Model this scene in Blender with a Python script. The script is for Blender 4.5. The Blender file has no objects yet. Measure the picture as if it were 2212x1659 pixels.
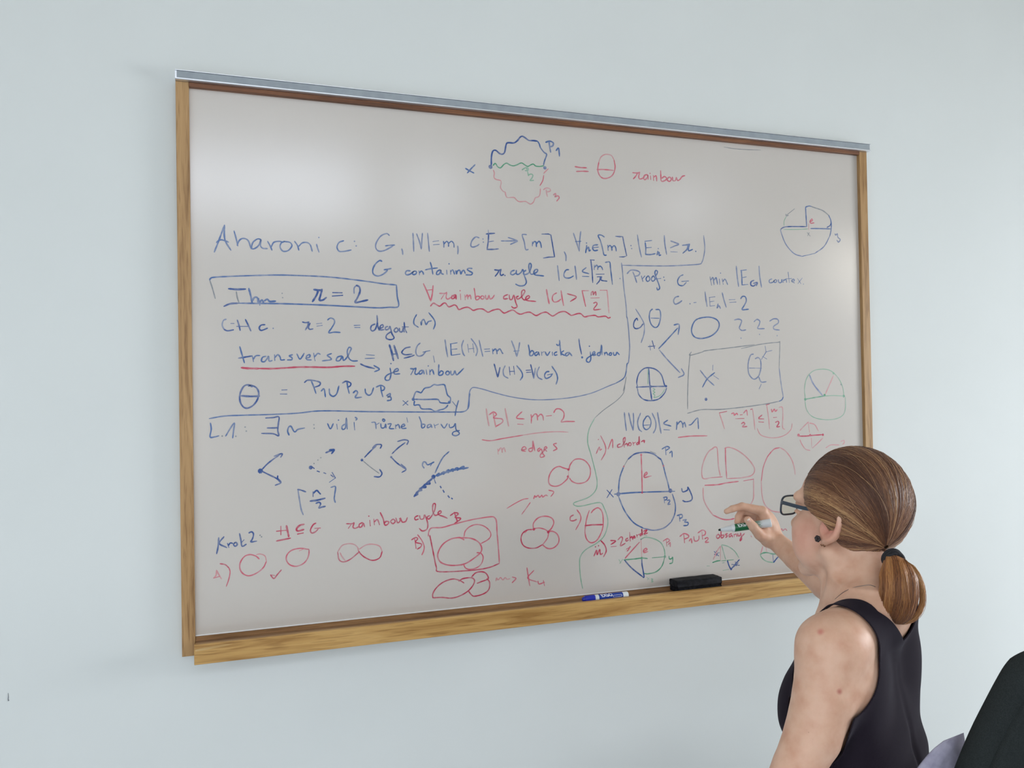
import bpy, bmesh, math, random
import numpy as np
from mathutils import Vector, Matrix

random.seed(7)
RNG = np.random.default_rng(11)
SC = bpy.context.scene
COL = SC.collection

# ------------------------------------------------------------------ camera
CAM = np.array([0.07496, -1.89071, 1.42210])
RT = np.array([[0.94192161, -0.33541540, -0.01673868],
               [0.01145479, -0.01772557, 0.99977727],
               [0.33563740, 0.94190356, 0.01285398]])      # right, up, forward
FPX, CX, CY = 1789.0, 1106.0, 829.5                         # focal length in pixels of the 2212 x 1659 frame
cam_data = bpy.data.cameras.new('camera')
cam_data.sensor_width = 36.0
cam_data.lens = FPX / 2212.0 * 36.0
cam_data.clip_start = 0.02
cam = bpy.data.objects.new('camera', cam_data)
COL.objects.link(cam)
M4 = Matrix.Identity(4)
for i in range(3):
    M4[i][0], M4[i][1], M4[i][2], M4[i][3] = RT[0][i], RT[1][i], -RT[2][i], CAM[i]
cam.matrix_world = M4
SC.camera = cam

# ------------------------------------------------------------------ colour management and world
SC.view_settings.view_transform = 'Standard'
SC.view_settings.look = 'None'
SC.view_settings.gamma = 1.0
SC.view_settings.use_curve_mapping = False
SC.view_settings.exposure = 0.0
world = bpy.data.worlds.new('overcast_sky')
SC.world = world
world.use_nodes = True
world.node_tree.nodes['Background'].inputs[0].default_value = (0.80, 0.90, 1.0, 1)
world.node_tree.nodes['Background'].inputs[1].default_value = 1.0

# room extents
RX0, RX1, RY0, RY1, RH = -1.7, 4.2, -3.4, 0.0, 3.15
TAU = 2 * math.pi

# daylight standing outside each window: name, centre, size x, size y, direction it shines, power, colour
def sky_light(name, loc, sx, sy, direction, power, color):
    d = bpy.data.lights.new(name, 'AREA')
    d.shape = 'RECTANGLE'
    d.size, d.size_y = sx, sy
    d.energy = power
    d.color = color
    o = bpy.data.objects.new(name, d)
    COL.objects.link(o)
    o.location = loc
    o.rotation_euler = Vector(direction).to_track_quat('-Z', 'Z').to_euler()
    return o

# windows: (wall, a0, a1, z0, z1); high strip windows behind the camera, larger ones in the side walls
WINDOWS = [('front', -0.75, 1.02, 2.50, 2.99), ('front', 1.20, 1.66, 2.52, 2.99), ('front', 3.08, 3.60, 2.60, 2.97),
           ('right', -3.15, -2.45, 1.85, 2.55), ('right', -2.20, -0.90, 0.75, 2.00),
           ('left', -3.1, -1.7, 0.75, 2.1), ('front', -1.50, -0.25, 0.80, 2.10)]  # left and low front windows are unseen, added for ambient and lower-wall light
POWER = [17, 3.2, 2.2, 12, 114, 30, 38]
TINT = [(0.80, 0.87, 1.0), (0.80, 0.87, 1.0), (0.84, 0.88, 1.0), (1.0, 0.93, 0.80), (0.94, 0.97, 1.0), (0.88, 0.94, 1.0), (0.90, 0.95, 1.0)]
for (wl, a0, a1, z0, z1), pw, tint in zip(WINDOWS, POWER, TINT):
    am, zm, sa, sz = (a0 + a1) / 2, (z0 + z1) / 2, a1 - a0, z1 - z0
    if wl == 'front':
        sky_light('daylight', (am, RY0 - (0.17 if z0 > 2 else 0.50), zm), sa, sz, (0, 1, 0 if z0 > 2 else -0.9), pw, tint)
    elif wl == 'right':
        sky_light('daylight', (RX1 + 0.40, am, zm), sa, sz, (-1, 0, -0.8), pw, tint)
    else:
        sky_light('daylight', (RX0 - 0.40, am, zm), sa, sz, (1, 0, -0.8), pw, tint)

# ------------------------------------------------------------------ helpers
def at(px, py, d):
    """the point seen at pixel (px, py) of the photograph, d metres deep"""
    return CAM + RT.T @ np.array([(px - CX) / FPX * d, -(py - CY) / FPX * d, d])

def tag(o, label=None, cat=None, group=None, kind=None):
    if label: o['label'] = label
    if cat: o['category'] = cat
    if group: o['group'] = group
    if kind: o['kind'] = kind
    return o

def empty(name, loc=(0, 0, 0)):
    o = bpy.data.objects.new(name, None)
    o.empty_display_size = 0.05
    COL.objects.link(o)
    o.location = loc
    return o

def link_mesh(name, me, mat, parent=None, smooth=False):
    if mat is not None:
        for m in (mat if isinstance(mat, (list, tuple)) else [mat]):
            me.materials.append(m)
    if smooth:
        me.polygons.foreach_set('use_smooth', [True] * len(me.polygons))
    o = bpy.data.objects.new(name, me)
    COL.objects.link(o)
    if parent is not None:
        o.parent = parent
        o.matrix_parent_inverse = Matrix.Translation(-parent.location)
    return o

def from_pydata(name, vs, fs, mat, parent=None, smooth=False):
    me = bpy.data.meshes.new(name)
    me.from_pydata([tuple(map(float, v)) for v in vs], [], [tuple(map(int, f)) for f in fs])
    me.validate()
    me.update()
    return link_mesh(name, me, mat, parent, smooth)

def obj(name, bm, mat, parent=None, smooth=False):
    me = bpy.data.meshes.new(name)
    bmesh.ops.recalc_face_normals(bm, faces=bm.faces[:])
    bm.to_mesh(me)
    bm.free()
    return link_mesh(name, me, mat, parent, smooth)

def add_box(bm, lo, hi, bevel=0.0, seg=2, mi=0):
    lo, hi = np.minimum(lo, hi), np.maximum(lo, hi)
    n0 = len(bm.verts)
    r = bmesh.ops.create_cube(bm, size=1.0)
    vs = r['verts']
    for v in vs:
        v.co = Vector([lo[i] + (v.co[i] + 0.5) * (hi[i] - lo[i]) for i in range(3)])
    if bevel > 0:
        es = list({e for v in vs for e in v.link_edges})
        bmesh.ops.bevel(bm, geom=es, offset=bevel, segments=seg, affect='EDGES', profile=0.5)
    if mi:
        for f in bm.faces:
            if f.material_index == 0 and f.index == -1:
                f.material_index = mi

def add_prism_x(bm, prof, x0, x1):
    """profile of (y, z) points swept along x"""
    a = [bm.verts.new((x0, y, z)) for y, z in prof]
    b = [bm.verts.new((x1, y, z)) for y, z in prof]
    n = len(prof)
    for i in range(n):
        bm.faces.new((a[i], a[(i + 1) % n], b[(i + 1) % n], b[i]))
    bm.faces.new(a[::-1])
    bm.faces.new(b)

def frame_of(d):
    d = np.asarray(d, float); d = d / np.linalg.norm(d)
    h = np.array([0, 0, 1.0]) if abs(d[2]) < 0.9 else np.array([1.0, 0, 0])
    s = np.cross(h, d); s /= np.linalg.norm(s)
    return d, s, np.cross(d, s)

def add_lathe(bm, p, d, prof, n=28, closed=True):
    """(distance along d, radius) rings turned about the axis through p"""
    d, s, t = frame_of(d)
    p = np.asarray(p, float)
    rings = []
    for u, r in prof:
        rings.append([bm.verts.new(tuple(p + d * u + r * (math.cos(TAU * k / n) * s + math.sin(TAU * k / n) * t))) for k in range(n)])
    for a, b in zip(rings, rings[1:]):
        for k in range(n):
            bm.faces.new((a[k], a[(k + 1) % n], b[(k + 1) % n], b[k]))
    if closed:
        bm.faces.new(rings[0][::-1])
        bm.faces.new(rings[-1])

def tube_data(pts, radii, n=8, caps=True):
    """tube through points with parallel transported frames"""
    pts = np.asarray(pts, float)
    m = len(pts)
    radii = np.broadcast_to(np.asarray(radii, float), (m,))
    tan = np.gradient(pts, axis=0)
    tan /= np.linalg.norm(tan, axis=1)[:, None] + 1e-12
    _, s, _ = frame_of(tan[0])
    vs, fs = [], []
    for i in range(m):
        s = s - tan[i] * (s @ tan[i]); s /= np.linalg.norm(s) + 1e-12
        t = np.cross(tan[i], s)
        for k in range(n):
            a = TAU * k / n
            vs.append(pts[i] + radii[i] * (math.cos(a) * s + math.sin(a) * t))
    for i in range(m - 1):
        for k in range(n):
            fs.append((i * n + k, i * n + (k + 1) % n, (i + 1) * n + (k + 1) % n, (i + 1) * n + k))
    if caps:
        fs.append(tuple(range(n))[::-1])
        fs.append(tuple((m - 1) * n + k for k in range(n)))
    return vs, fs

def add_tube(bm, pts, radii, n=8):
    vs, fs = tube_data(pts, radii, n)
    bv = [bm.verts.new(tuple(v)) for v in vs]
    for f in fs:
        bm.faces.new([bv[i] for i in f])

def catmull(pts, sub=5):
    pts = np.asarray(pts, float)
    if len(pts) < 3:
        return pts
    closed = np.allclose(pts[0], pts[-1])
    if closed:
        P = np.vstack([pts[-2], pts, pts[1]])
    else:
        P = np.vstack([2 * pts[0] - pts[1], pts, 2 * pts[-1] - pts[-2]])
    out = []
    for i in range(1, len(P) - 2):
        p0, p1, p2, p3 = P[i - 1], P[i], P[i + 1], P[i + 2]
        for k in range(sub):
            t = k / sub
            out.append(0.5 * ((2 * p1) + (-p0 + p2) * t + (2 * p0 - 5 * p1 + 4 * p2 - p3) * t * t + (-p0 + 3 * p1 - 3 * p2 + p3) * t ** 3))
    out.append(P[-2])
    return np.array(out)

# ------------------------------------------------------------------ materials
def srgb(r, g, b):
    f = lambda c: (c / 255 / 12.92) if c / 255 <= 0.04045 else ((c / 255 + 0.055) / 1.055) ** 2.4
    return (f(r), f(g), f(b), 1.0)

def mat(name, color, rough=0.5, metal=0.0, spec=0.5, **kw):
    m = bpy.data.materials.new(name)
    m.use_nodes = True
    b = m.node_tree.nodes['Principled BSDF']
    b.inputs['Base Color'].default_value = color
    b.inputs['Roughness'].default_value = rough
    b.inputs['Metallic'].default_value = metal
    b.inputs['Specular IOR Level'].default_value = spec
    for k, v in kw.items():
        b.inputs[k].default_value = v
    return m

class NT:
    """small node-building helper"""
    def __init__(self, m):
        self.t = m.node_tree; self.b = self.t.nodes['Principled BSDF']
    def n(self, typ, **kw):
        nd = self.t.nodes.new(typ)
        for k, v in kw.items():
            if k.startswith('i_'):
                key = k[2:]
                nd.inputs[int(key) if key.isdigit() else key.replace('_', ' ')].default_value = v
            else:
                setattr(nd, k, v)
        return nd
    def l(self, a, ai, b, bi):
        self.t.links.new(a.outputs[ai], b.inputs[bi])
    def coords(self, scale=(1, 1, 1), rot=(0, 0, 0)):
        tc = self.n('ShaderNodeTexCoord')
        mp = self.n('ShaderNodeMapping')
        mp.inputs['Scale'].default_value = scale
        mp.inputs['Rotation'].default_value = rot
        self.l(tc, 'Object', mp, 'Vector')
        return mp
    def ramp(self, stops):
        r = self.n('ShaderNodeValToRGB')
        e = r.color_ramp.elements
        while len(e) < len(stops):
            e.new(0.5)
        for el, (p, c) in zip(e, stops):
            el.position = p; el.color = c
        return r
    def bump(self, src, out, strength, dist):
        bp = self.n('ShaderNodeBump')
        bp.inputs['Strength'].default_value = strength
        bp.inputs['Distance'].default_value = dist
        self.l(src, out, bp, 'Height')
        self.l(bp, 'Normal', self.b, 'Normal')

def noisy(name, c0, c1, scale, rough=0.6, detail=4, stretch=(1, 1, 1), bump=0.0, bdist=0.001, spec=0.5, lo=0.35, hi=0.65):
    m = mat(name, c0, rough, spec=spec)
    t = NT(m)
    mp = t.coords(stretch)
    nz = t.n('ShaderNodeTexNoise', i_Scale=scale, i_Detail=detail)
    t.l(mp, 0, nz, 'Vector')
    rp = t.ramp([(lo, c0), (hi, c1)])
    t.l(nz, 'Fac', rp, 'Fac')
    t.l(rp, 'Color', t.b, 'Base Color')
    if bump:
        t.bump(nz, 'Fac', bump, bdist)
    return m

def oak(name, dark, mid, light, along, rough=0.45):
    """oak: long wavy grain plus short dark pores running along one axis"""
    m = mat(name, mid, rough, spec=0.4)
    t = NT(m)
    st = [1.0, 1.0, 1.0]
    st[along] = 0.07
    mp = t.coords(tuple(st))
    n1 = t.n('ShaderNodeTexNoise', i_Scale=55.0, i_Detail=5.0, i_Distortion=0.9)
    t.l(mp, 0, n1, 'Vector')
    r1 = t.ramp([(0.30, dark), (0.48, mid), (0.72, light)])
    t.l(n1, 'Fac', r1, 'Fac')
    mp2 = t.coords(tuple([s * (0.6 if i == along else 1) for i, s in enumerate(st)]))
    n2 = t.n('ShaderNodeTexNoise', i_Scale=330.0, i_Detail=2.0)
    t.l(mp2, 0, n2, 'Vector')
    r2 = t.ramp([(0.33, (0.62, 0.55, 0.48, 1)), (0.45, (1, 1, 1, 1))])
    t.l(n2, 'Fac', r2, 'Fac')
    mx = t.n('ShaderNodeMix', data_type='RGBA', blend_type='MULTIPLY')
    mx.inputs[0].default_value = 0.8
    t.l(r1, 'Color', mx, 6)
    t.l(r2, 'Color', mx, 7)
    t.l(mx, 2, t.b, 'Base Color')
    t.bump(n2, 'Fac', 0.12, 0.0006)
    return m

M = {}
M['wall'] = noisy('wall_paint', (0.72, 0.747, 0.738, 1), (0.735, 0.762, 0.753, 1), 3.0, 0.75, spec=0.25)
M['ceiling'] = mat('ceiling_paint', (0.60, 0.55, 0.46, 1), 0.9)
M['floor'] = noisy('floor_lino', srgb(182, 187, 194), srgb(192, 197, 204), 14, 0.45)
M['board'] = mat('whiteboard_enamel', (0.60, 0.553, 0.512, 1), 0.19, spec=0.9)
M['oak_z'] = oak('oak_upright', srgb(140, 103, 62), srgb(172, 134, 88), srgb(190, 152, 104), 2)
M['oak_x'] = oak('oak_tray', srgb(160, 117, 62), srgb(192, 150, 88), srgb(210, 170, 108), 0)
M['oak_dark'] = oak('oak_inner', srgb(112, 78, 46), srgb(140, 102, 66), srgb(160, 122, 82), 0)
M['oak_head_shaded'] = oak('oak_head_shaded', srgb(92, 56, 34), srgb(120, 76, 48), srgb(138, 92, 60), 0)  # oak darkened to hold the shade under the map rail
M['alu'] = mat('aluminium', (0.80, 0.82, 0.86, 1), 0.30, metal=0.85)
M['insert'] = noisy('grey_vinyl', srgb(146, 154, 162), srgb(156, 164, 170), 40, 0.55)
M['highlight_white'] = mat('white_highlight', (0.82, 0.82, 0.82, 1), 0.4)
M['frame_white'] = mat('window_frame_paint', (0.8, 0.8, 0.8, 1), 0.5)

INK_DATA = """
letter_x:
b3.52|6363,10806 6465,10756 6571,10711;6603,10913 6501,10808 6407,10699
theta_graph:
B3.85|7010,10925 7019,11149 7059,11278 7133,11298 7220,11235 7294,11221 7354,11274 7401,11474 7461,11513 7595,11519 7686,11583 7762,11675 7823,11700 7897,11667 7987,11615 8108,11620 8214,11615
b3.41|8214,11615 8259,11548 8288,11465 8377,11359 8444,11321 8437,11264 8389,11146 8362,11044
B9.99|6988,10890
b8.52|8395,10975
G2.95|7053,10928 7113,10983 7170,10909 7244,10887 7334,10978 7408,11012 7482,10976 7570,10960 7660,10989 7781,11047 7870,11006 7945,10975 8021,11017 8091,11043 8157,11000 8264,10999 8371,11025
g2.94|7914,10933 7937,10855 7959,10744;7793,10878 7884,10936 7959,10928 7943,10878 7877,10865;7956,10763 8026,10794 8077,10767 8046,10693 7999,10633 8096,10646
p2.73|7057,10817 7085,10750 7072,10651 7121,10599 7238,10579 7252,10510 7235,10411 7293,10326 7351,10307 7365,10238 7408,10179 7572,10193 7645,10130 7719,10098 7869,10116 7944,10078 8004,10056 8081,10115 8128,10217 8204,10245 8251,10310 8269,10453;8362,10836 8430,10907 8486,10959
r2.50|8255,10526 8334,10657 8361,10787
p2.96|8421,10435 8429,10350 8449,10266;8345,10430 8422,10478 8514,10470 8528,10414 8451,10386
r2.97|8610,10319 8666,10360 8671,10309 8649,10273 8727,10307 8763,10258 8693,10173
b3.89|8520,11614 8528,11528 8555,11371;8428,11606 8536,11644 8628,11609 8611,11536 8549,11507;8701,11423 8768,11492 8789,11292
equals_sign:
r3.24|9203,11066 9366,11055 9518,11061;9238,10947 9396,10965 9571,10972
theta_symbol:
p2.79|10285,11326 10206,11431 10057,11442 9930,11370 9863,11233
r3.28|9863,11233 9828,11055 9857,10926 9936,10844 10048,10832 10195,10893 10279,11002 10314,11151 10285,11326;9805,11039 10004,11054 10263,11053
word_rainbow:
r3.39|10804,11035 10953,11037 11014,11062;10947,11036 10902,10959 10824,10876;11014,11062 10985,10965 11000,10892 11084,10907 11152,10962;11237,11013 11153,10992 11118,10915 11167,10883 11235,10953 11247,11008 11251,10895;11320,10989 11328,10894;11311,11055;11405,11011 11412,10876;11421,10967 11489,11002 11503,10868;11621,11147 11625,11012 11639,10878 11741,10900 11794,10964 11727,11004 11657,10954;11846,10983 11810,10920 11878,10886 11930,10944 11897,10995 11846,10983;11966,11007 11981,10917 12050,10922 12086,11000 12119,10927 12189,10962 12260,11043 12340,11070
formula_line:
b3.39|730,8579 822,8827 943,9169;943,9169 936,8957 963,8809 1067,8633;775,8787 869,8849 1021,8806
b3.09|1135,9054 1176,8894 1210,8732;1193,8744 1247,8859 1331,8901 1426,8855 1484,8681;1691,8893 1619,8902 1521,8822 1496,8695 1556,8690 1641,8764 1691,8893 1677,8766 1725,8705 1822,8701;1829,8861 1883,8762 1919,8670;1903,8738 1958,8842 2068,8872 2146,8858;2191,8878 2117,8836 2091,8746 2151,8659 2262,8677 2343,8783 2302,8858 2191,8873;2401,8888 2462,8801 2491,8694;2487,8776 2563,8857 2663,8874 2738,8826 2781,8681
l3.10|2876,8845 2900,8756 2930,8667;2929,8998
b3.14|3478,8951 3374,8907 3326,8801 3371,8711 3474,8710 3643,8749
l3.56|3719,8949;3756,8846
l3.20|4519,9119 4452,9161 4318,9096 4210,8932 4203,8813 4273,8750 4393,8768 4528,8840 4609,8897;4802,8826 4818,8759 4822,8693
b3.19|4422,8876 4502,8892 4636,8906
l3.25|5069,9200 5077,8999 5082,8779;5156,9191 5222,9006 5261,8840;5261,8840 5278,9035 5294,9211;5418,9218 5434,9015 5453,8794;5540,9026 5679,9054;5553,8953 5692,8968
b2.84|5797,9046 5804,8978 5803,8902;5804,8978 5875,9049 5917,8997 5916,8929;5917,8997 5988,9055 6044,9003 6051,8913
l3.28|6142,8952 6149,8857 6139,8760
formula_line:
l3.31|6675,9169 6588,9185 6495,9092 6464,8980 6512,8941 6614,8973 6672,9017;6770,9146;6777,9072
l2.88|6904,9366 6914,9273
B3.34|6914,9273 6899,9083 6867,8893;6850,9269 6967,9286 7069,9297;6899,9083 7037,9109;6867,8901 7018,8908 7156,8928
l3.15|7227,9121 7434,9130 7642,9146;7406,9213 7524,9182 7648,9137 7552,9091 7462,9048;7885,9304 7801,9308 7770,9278 7821,9126 7854,8944 7923,8947
b3.40|8032,9136 8031,9036;8031,9079 8078,9143 8129,9126 8136,9021;8137,9084 8199,9157 8244,9117 8267,9004
B-3.40|8285,9340 8462,9349 8523,9329 8565,9075 8612,8791 8452,8779 8314,8751
l3.46|8871,8931 8916,8832 8913,8703;9130,9402 9204,9190 9278,8962;9278,8962 9292,9194 9329,9456
b3.48|9179,9194 9330,9210;9486,9116 9469,9014 9451,8926;9468,8999 9533,9075 9547,8980 9586,9004;9481,9174;9790,9144 9677,9124 9644,9050 9691,8994 9787,9007;9660,9060 9804,9087
b3.28|9977,9348 9891,9391 9804,9378 9865,9249 9916,9077 9955,8904 10025,8892;10063,9148 10076,9011;10068,9084 10127,9145 10175,9088 10183,9015;10185,9089 10241,9144 10289,9093 10303,9006
B-3.52|10288,9381 10408,9378 10490,9382 10535,9163 10595,8900 10512,8868 10388,8863
l3.55|10722,9165;10741,9089;10913,9447 10954,9152 11015,8882
b3.58|11133,9264 11146,9101 11136,8952;11123,9293 11325,9324;11146,9125 11308,9144;11136,8958 11277,8958 11419,8988;11498,9057 11465,8960 11531,9028 11529,8944 11580,8964;11509,9123
l3.61|11693,9470 11705,9245 11751,8983;11878,9337 11997,9304 12117,9264 11995,9213 11864,9156;11872,9057 12071,9057
b3.64|12220,9238 12376,9261 12446,9279;12393,9261 12356,9139 12232,9033;12439,9273 12402,9171 12414,9105 12530,9146;12623,9098
divider_line:
l2.82|12872,9527 12900,9208 12859,8962 12803,8822 12714,8764 12260,8720 11744,8683 11070,8664 10475,8654;10444,8712 10466,8513 10497,8102 10552,7633 10563,7339
divider_line:
l2.82|10557,7369 10593,7222 10631,6664 10619,6399 10588,6193 10568,6170
b3.03|10568,6170 10544,6135 10525,5988 10483,5842 10399,5755 10219,5663
k2.11|10522,5827 10479,5637 10426,5465
divider_line:
l2.62|10219,5663 10023,5598 9509,5417 8880,5313 8113,5284 7515,5350 7017,5469 6728,5556 6499,5606 6413,5574 6368,5465 6345,5247 6313,5086
divider_line:
b2.96|6382,5465 6366,5356 6349,5165 6305,5084 6205,5037 5979,5036 5147,5055 4338,5079 3812,5096 3168,5126 2789,5127 2414,5092 1801,5076 1273,5074 896,5066 588,5019
formula_line:
b3.40|4336,8519 4283,8533 4189,8455 4127,8334 4133,8228 4225,8179 4332,8209 4426,8278 4467,8333;4381,8324 4467,8343 4548,8362
b3.29|4993,8324 4911,8321 4878,8267 4910,8227 4992,8249 5047,8294 5083,8319 5038,8272 5073,8238 5128,8262 5137,8308 5088,8322;5198,8331 5210,8237;5205,8278 5253,8328 5293,8294 5306,8249;5471,8543 5503,8423 5528,8261;5349,8358 5474,8389 5641,8414;5710,8371 5634,8333 5617,8264 5672,8266 5718,8336 5719,8371 5734,8290 5784,8270;5864,8368 5868,8273;5923,8520;5954,8371 5961,8276;5954,8330 6011,8381 6054,8279;6084,8367 6102,8286 6118,8349 6180,8379 6207,8289 6237,8351 6283,8380 6316,8309;6489,8431 6404,8433 6369,8399 6431,8360 6493,8326 6458,8278 6330,8274
B3.34|7045,8417 7156,8413 7215,8437;7162,8413 7126,8342 7060,8262;7215,8437 7190,8344 7213,8289 7278,8319;7310,8292
b3.40|7555,8426 7480,8396 7456,8339 7508,8313 7584,8357;7606,8428 7604,8344 7658,8332 7733,8390 7773,8448 7807,8309 7858,8155 7802,8069 7682,8052 7579,8091;7854,8437 7793,8393 7792,8336 7867,8339 7944,8398 7991,8540 7977,8602 7938,8589 7930,8482 7973,8356 8033,8350 8140,8404 8156,8461 8096,8459 8055,8387 8093,8332 8199,8321 8315,8311
l3.68|8685,8580 8706,8395 8724,8210;9155,8588 9174,8439 9192,8253
b3.47|8987,8491 8909,8473 8851,8371 8881,8292 8999,8284 9109,8337;9460,8559 9353,8460 9530,8408;9351,8336 9528,8336
B3.50|9575,8757 9686,8753;9590,8749 9617,8513 9633,8188;9727,8400 9951,8413;9757,8337 9886,8347;9854,8346 9820,8243 9738,8154;9879,8347 9868,8259 10028,8235
b3.28|9683,8631 9681,8515;9689,8573 9747,8628 9779,8591 9777,8518;9785,8577 9843,8608 9890,8575 9915,8517;9989,8706 10112,8720 10132,8560 10179,8158;10393,8314
boxed_theorem:
k2.57|738,7582 682,7804 631,7976
b3.19|631,7976 650,8013 743,8041 1214,8081 1936,8125 2429,8133 3184,8119 3959,8051 4355,8005 4663,7987
b3.40|4663,7987 4678,7727 4701,7493 4481,7470 4214,7451 3690,7467 2921,7491 2173,7501 1686,7498 1207,7493
B3.97|1207,7493 1041,7477 911,7419
B4.37|1010,7800 1187,7792 1358,7802;2800,7831 2926,7819 2989,7841;2900,7818 2861,7709 2771,7560;2982,7836 2950,7711 2923,7602 2999,7603 3076,7662;3217,7774 3423,7775;3209,7696 3435,7717
k2.80|1167,7742 1185,7617 1219,7506
b4.06|1425,7819 1460,7674 1493,7504;1489,7549 1543,7626 1603,7615 1614,7514;1627,7603 1649,7459;1650,7527 1699,7574 1734,7491;1747,7555 1808,7594 1856,7545 1983,7555
k3.05|2122,7729;2131,7635
l3.14|3694,7768 3696,7886 3749,7953
B4.21|3749,7953 3814,7916 3825,7811 3771,7679 3717,7565 3848,7588 4001,7626
formula_line:
l2.98|955,7144 896,7113 871,7013 906,6927
B3.24|906,6927 976,6895 1101,6917;1048,7053 1112,7054;1179,7130 1213,7018 1236,6905;1346,7145 1404,7020 1457,6895;1166,6992 1403,6995;1753,7037 1668,7023 1631,6960 1667,6910 1751,6936 1805,6962;1922,6958
B3.08|2545,7106 2614,7091 2690,7105;2677,7092 2663,7023 2607,6927;2714,7083 2676,6997 2700,6946 2775,6955
l3.10|2853,7069 2966,7086;2859,7017 2978,7034
b3.14|3094,7157 3159,7202 3235,7172 3246,7095 3181,6977 3116,6873 3244,6887 3372,6881;3684,7043 3814,7050;3696,6996 3813,6997
B3.21|4156,7081 4076,7040 4057,6961 4101,6922 4168,6975 4210,7134 4204,7279;4210,7134 4221,7029 4247,6936;4260,6976 4341,7017 4328,7069 4274,7029 4273,6950 4366,6956;4447,7031 4394,7004 4406,6951 4473,6978 4501,7032 4539,6873 4591,6767 4510,6727 4417,6753 4418,6832 4526,6913;4634,6994 4593,6940 4633,6900 4687,6941 4661,6994 4634,6994;4715,6994 4727,6915 4781,6915 4810,6996 4827,6902;4831,7129 4845,6983 4889,6889;4783,7022 4932,7024
b3.02|5127,7313 5065,7199 5064,7092 5164,7018;5223,7148 5233,7067 5248,7162 5290,7203 5322,7149 5349,7082 5399,7150 5477,7173;5417,7361 5539,7206 5565,7099 5521,6976
word_transversal:
b3.14|1224,6555 1265,6393 1315,6205;1479,6355 1502,6230;1498,6280 1551,6355 1636,6363;1768,6348 1691,6323 1670,6242 1731,6229 1792,6305 1817,6348 1828,6242 1893,6254;1944,6381 1949,6254;1943,6312 2012,6381 2060,6330 2079,6267 2158,6272;2327,6381 2252,6355 2311,6317 2305,6271 2212,6266;2419,6399 2479,6286 2535,6343 2575,6414;2604,6304 2692,6330 2693,6381 2630,6355 2629,6278 2729,6265;2781,6415 2809,6245;2795,6330 2869,6407 2927,6389;3173,6407 3078,6368 3139,6317 3158,6270 2968,6244;3403,6355 3308,6329 3273,6252 3350,6251 3416,6342 3435,6251 3518,6329 3593,6473 3612,6525 3560,6546 3520,6447 3557,6303 3634,6243 3750,6243
B3.41|1193,6306 1336,6330 1479,6355
b3.37|3948,6382 4132,6368;3921,6295 4131,6303
red_underline:
R4.43|1250,6101 1381,6087 1620,6081
R3.76|1620,6081 1911,6077 2205,6093 2452,6108 2777,6106 3105,6099 3412,6121 3684,6123
formula_line:
B3.79|3815,6172 3932,6119 4128,6066
b3.37|4116,6137 4241,6052 4127,5994
B4.89|4481,6607 4532,6435 4569,6249;4588,6594 4639,6422 4678,6294;4531,6395 4652,6400
B3.21|4966,6561 4843,6529 4766,6435 4841,6382 5004,6395;4813,6302 4976,6342 5058,6374
l3.24|5199,6651 5130,6583 5092,6449 5140,6355 5249,6369 5333,6463;5511,6355 5537,6207
b3.23|5264,6444 5430,6477
formula_line:
l3.29|5796,6735 5820,6532 5854,6328;6247,6724 6202,6587 6228,6424 6269,6355;6433,6767 6545,6616 6586,6479 6546,6355;6633,6727 6673,6534 6719,6341;6345,6629 6370,6437;6474,6643 6499,6438;6357,6520 6500,6534
b3.33|5934,6627 5937,6478 5944,6369;5920,6635 6090,6663;5946,6505 6082,6519;5944,6369 6156,6396;6759,6512 6890,6521;6773,6457 6895,6466;6963,6521 6975,6402;6970,6466 7035,6521 7070,6466 7077,6402;7078,6466 7147,6522 7195,6452 7224,6408
l3.58|7451,6718 7521,6537 7577,6341;7577,6341 7625,6509 7658,6677
b3.44|7505,6467 7639,6481;7881,6622 7909,6482 7916,6369 7982,6369 8019,6440 7969,6482 7917,6425;8110,6454 8043,6411 8072,6364 8134,6412 8141,6454 8163,6369;8219,6454 8230,6369;8225,6420 8286,6460;8317,6454 8370,6369 8445,6460;8506,6449 8514,6369;8629,6455 8561,6420 8575,6369 8637,6383;8706,6740 8718,6569 8739,6369;8815,6483 8740,6421 8838,6364;8620,6640 8672,6611 8720,6683;8926,6441 8854,6398 8884,6355 8947,6398 8957,6441 9030,6355
B3.45|9226,6778 9248,6599 9291,6398
b5.75|9305,6318
b3.51|9529,6456 9542,6283 9492,6196 9423,6225 9447,6297 9591,6384 9656,6422 9640,6462 9592,6427 9607,6369 9687,6384;9510,6595;9809,6442 9735,6422 9734,6369 9798,6384 9842,6631 9853,6384;9912,6442 9926,6369;9921,6404 9976,6442 10013,6375;10072,6428 10046,6384 10097,6370 10121,6422 10073,6434;10170,6442 10185,6375 10240,6384 10267,6443 10337,6384
formula_line:
b3.28|4487,6077 4506,5944 4469,5812 4389,5800 4371,5853 4431,5924 4579,5984 4673,6017 4661,6063 4593,6029 4586,5944 4713,5943;4509,6178;4958,6061 5039,6053 5094,6074;5045,6053 4969,5919;5094,6069 5065,5954 5106,5926 5161,5966;5239,6025 5175,5993 5174,5934 5229,5952 5266,6019 5284,5933;5332,6032 5347,5925;5383,6121;5415,6032 5421,5916;5417,5978 5478,6032 5518,5923;5638,6152 5631,6017 5635,5909 5713,5914 5742,5976 5686,6003 5644,5949;5840,6002 5797,5948 5847,5907 5895,5956 5854,6002;5924,6002 5937,5912 5993,5933 6023,6001 6063,5911 6135,5960 6244,6063
B3.38|7000,6161 7041,6009 7082,5848;7082,5848 7119,5967 7145,6078;7380,6090 7400,5895;7493,6104 7516,5908;7387,5979 7512,5984;7810,6004 7930,6009;7818,5954 7944,5961;7933,6144 7975,5975 8008,5806
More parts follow.
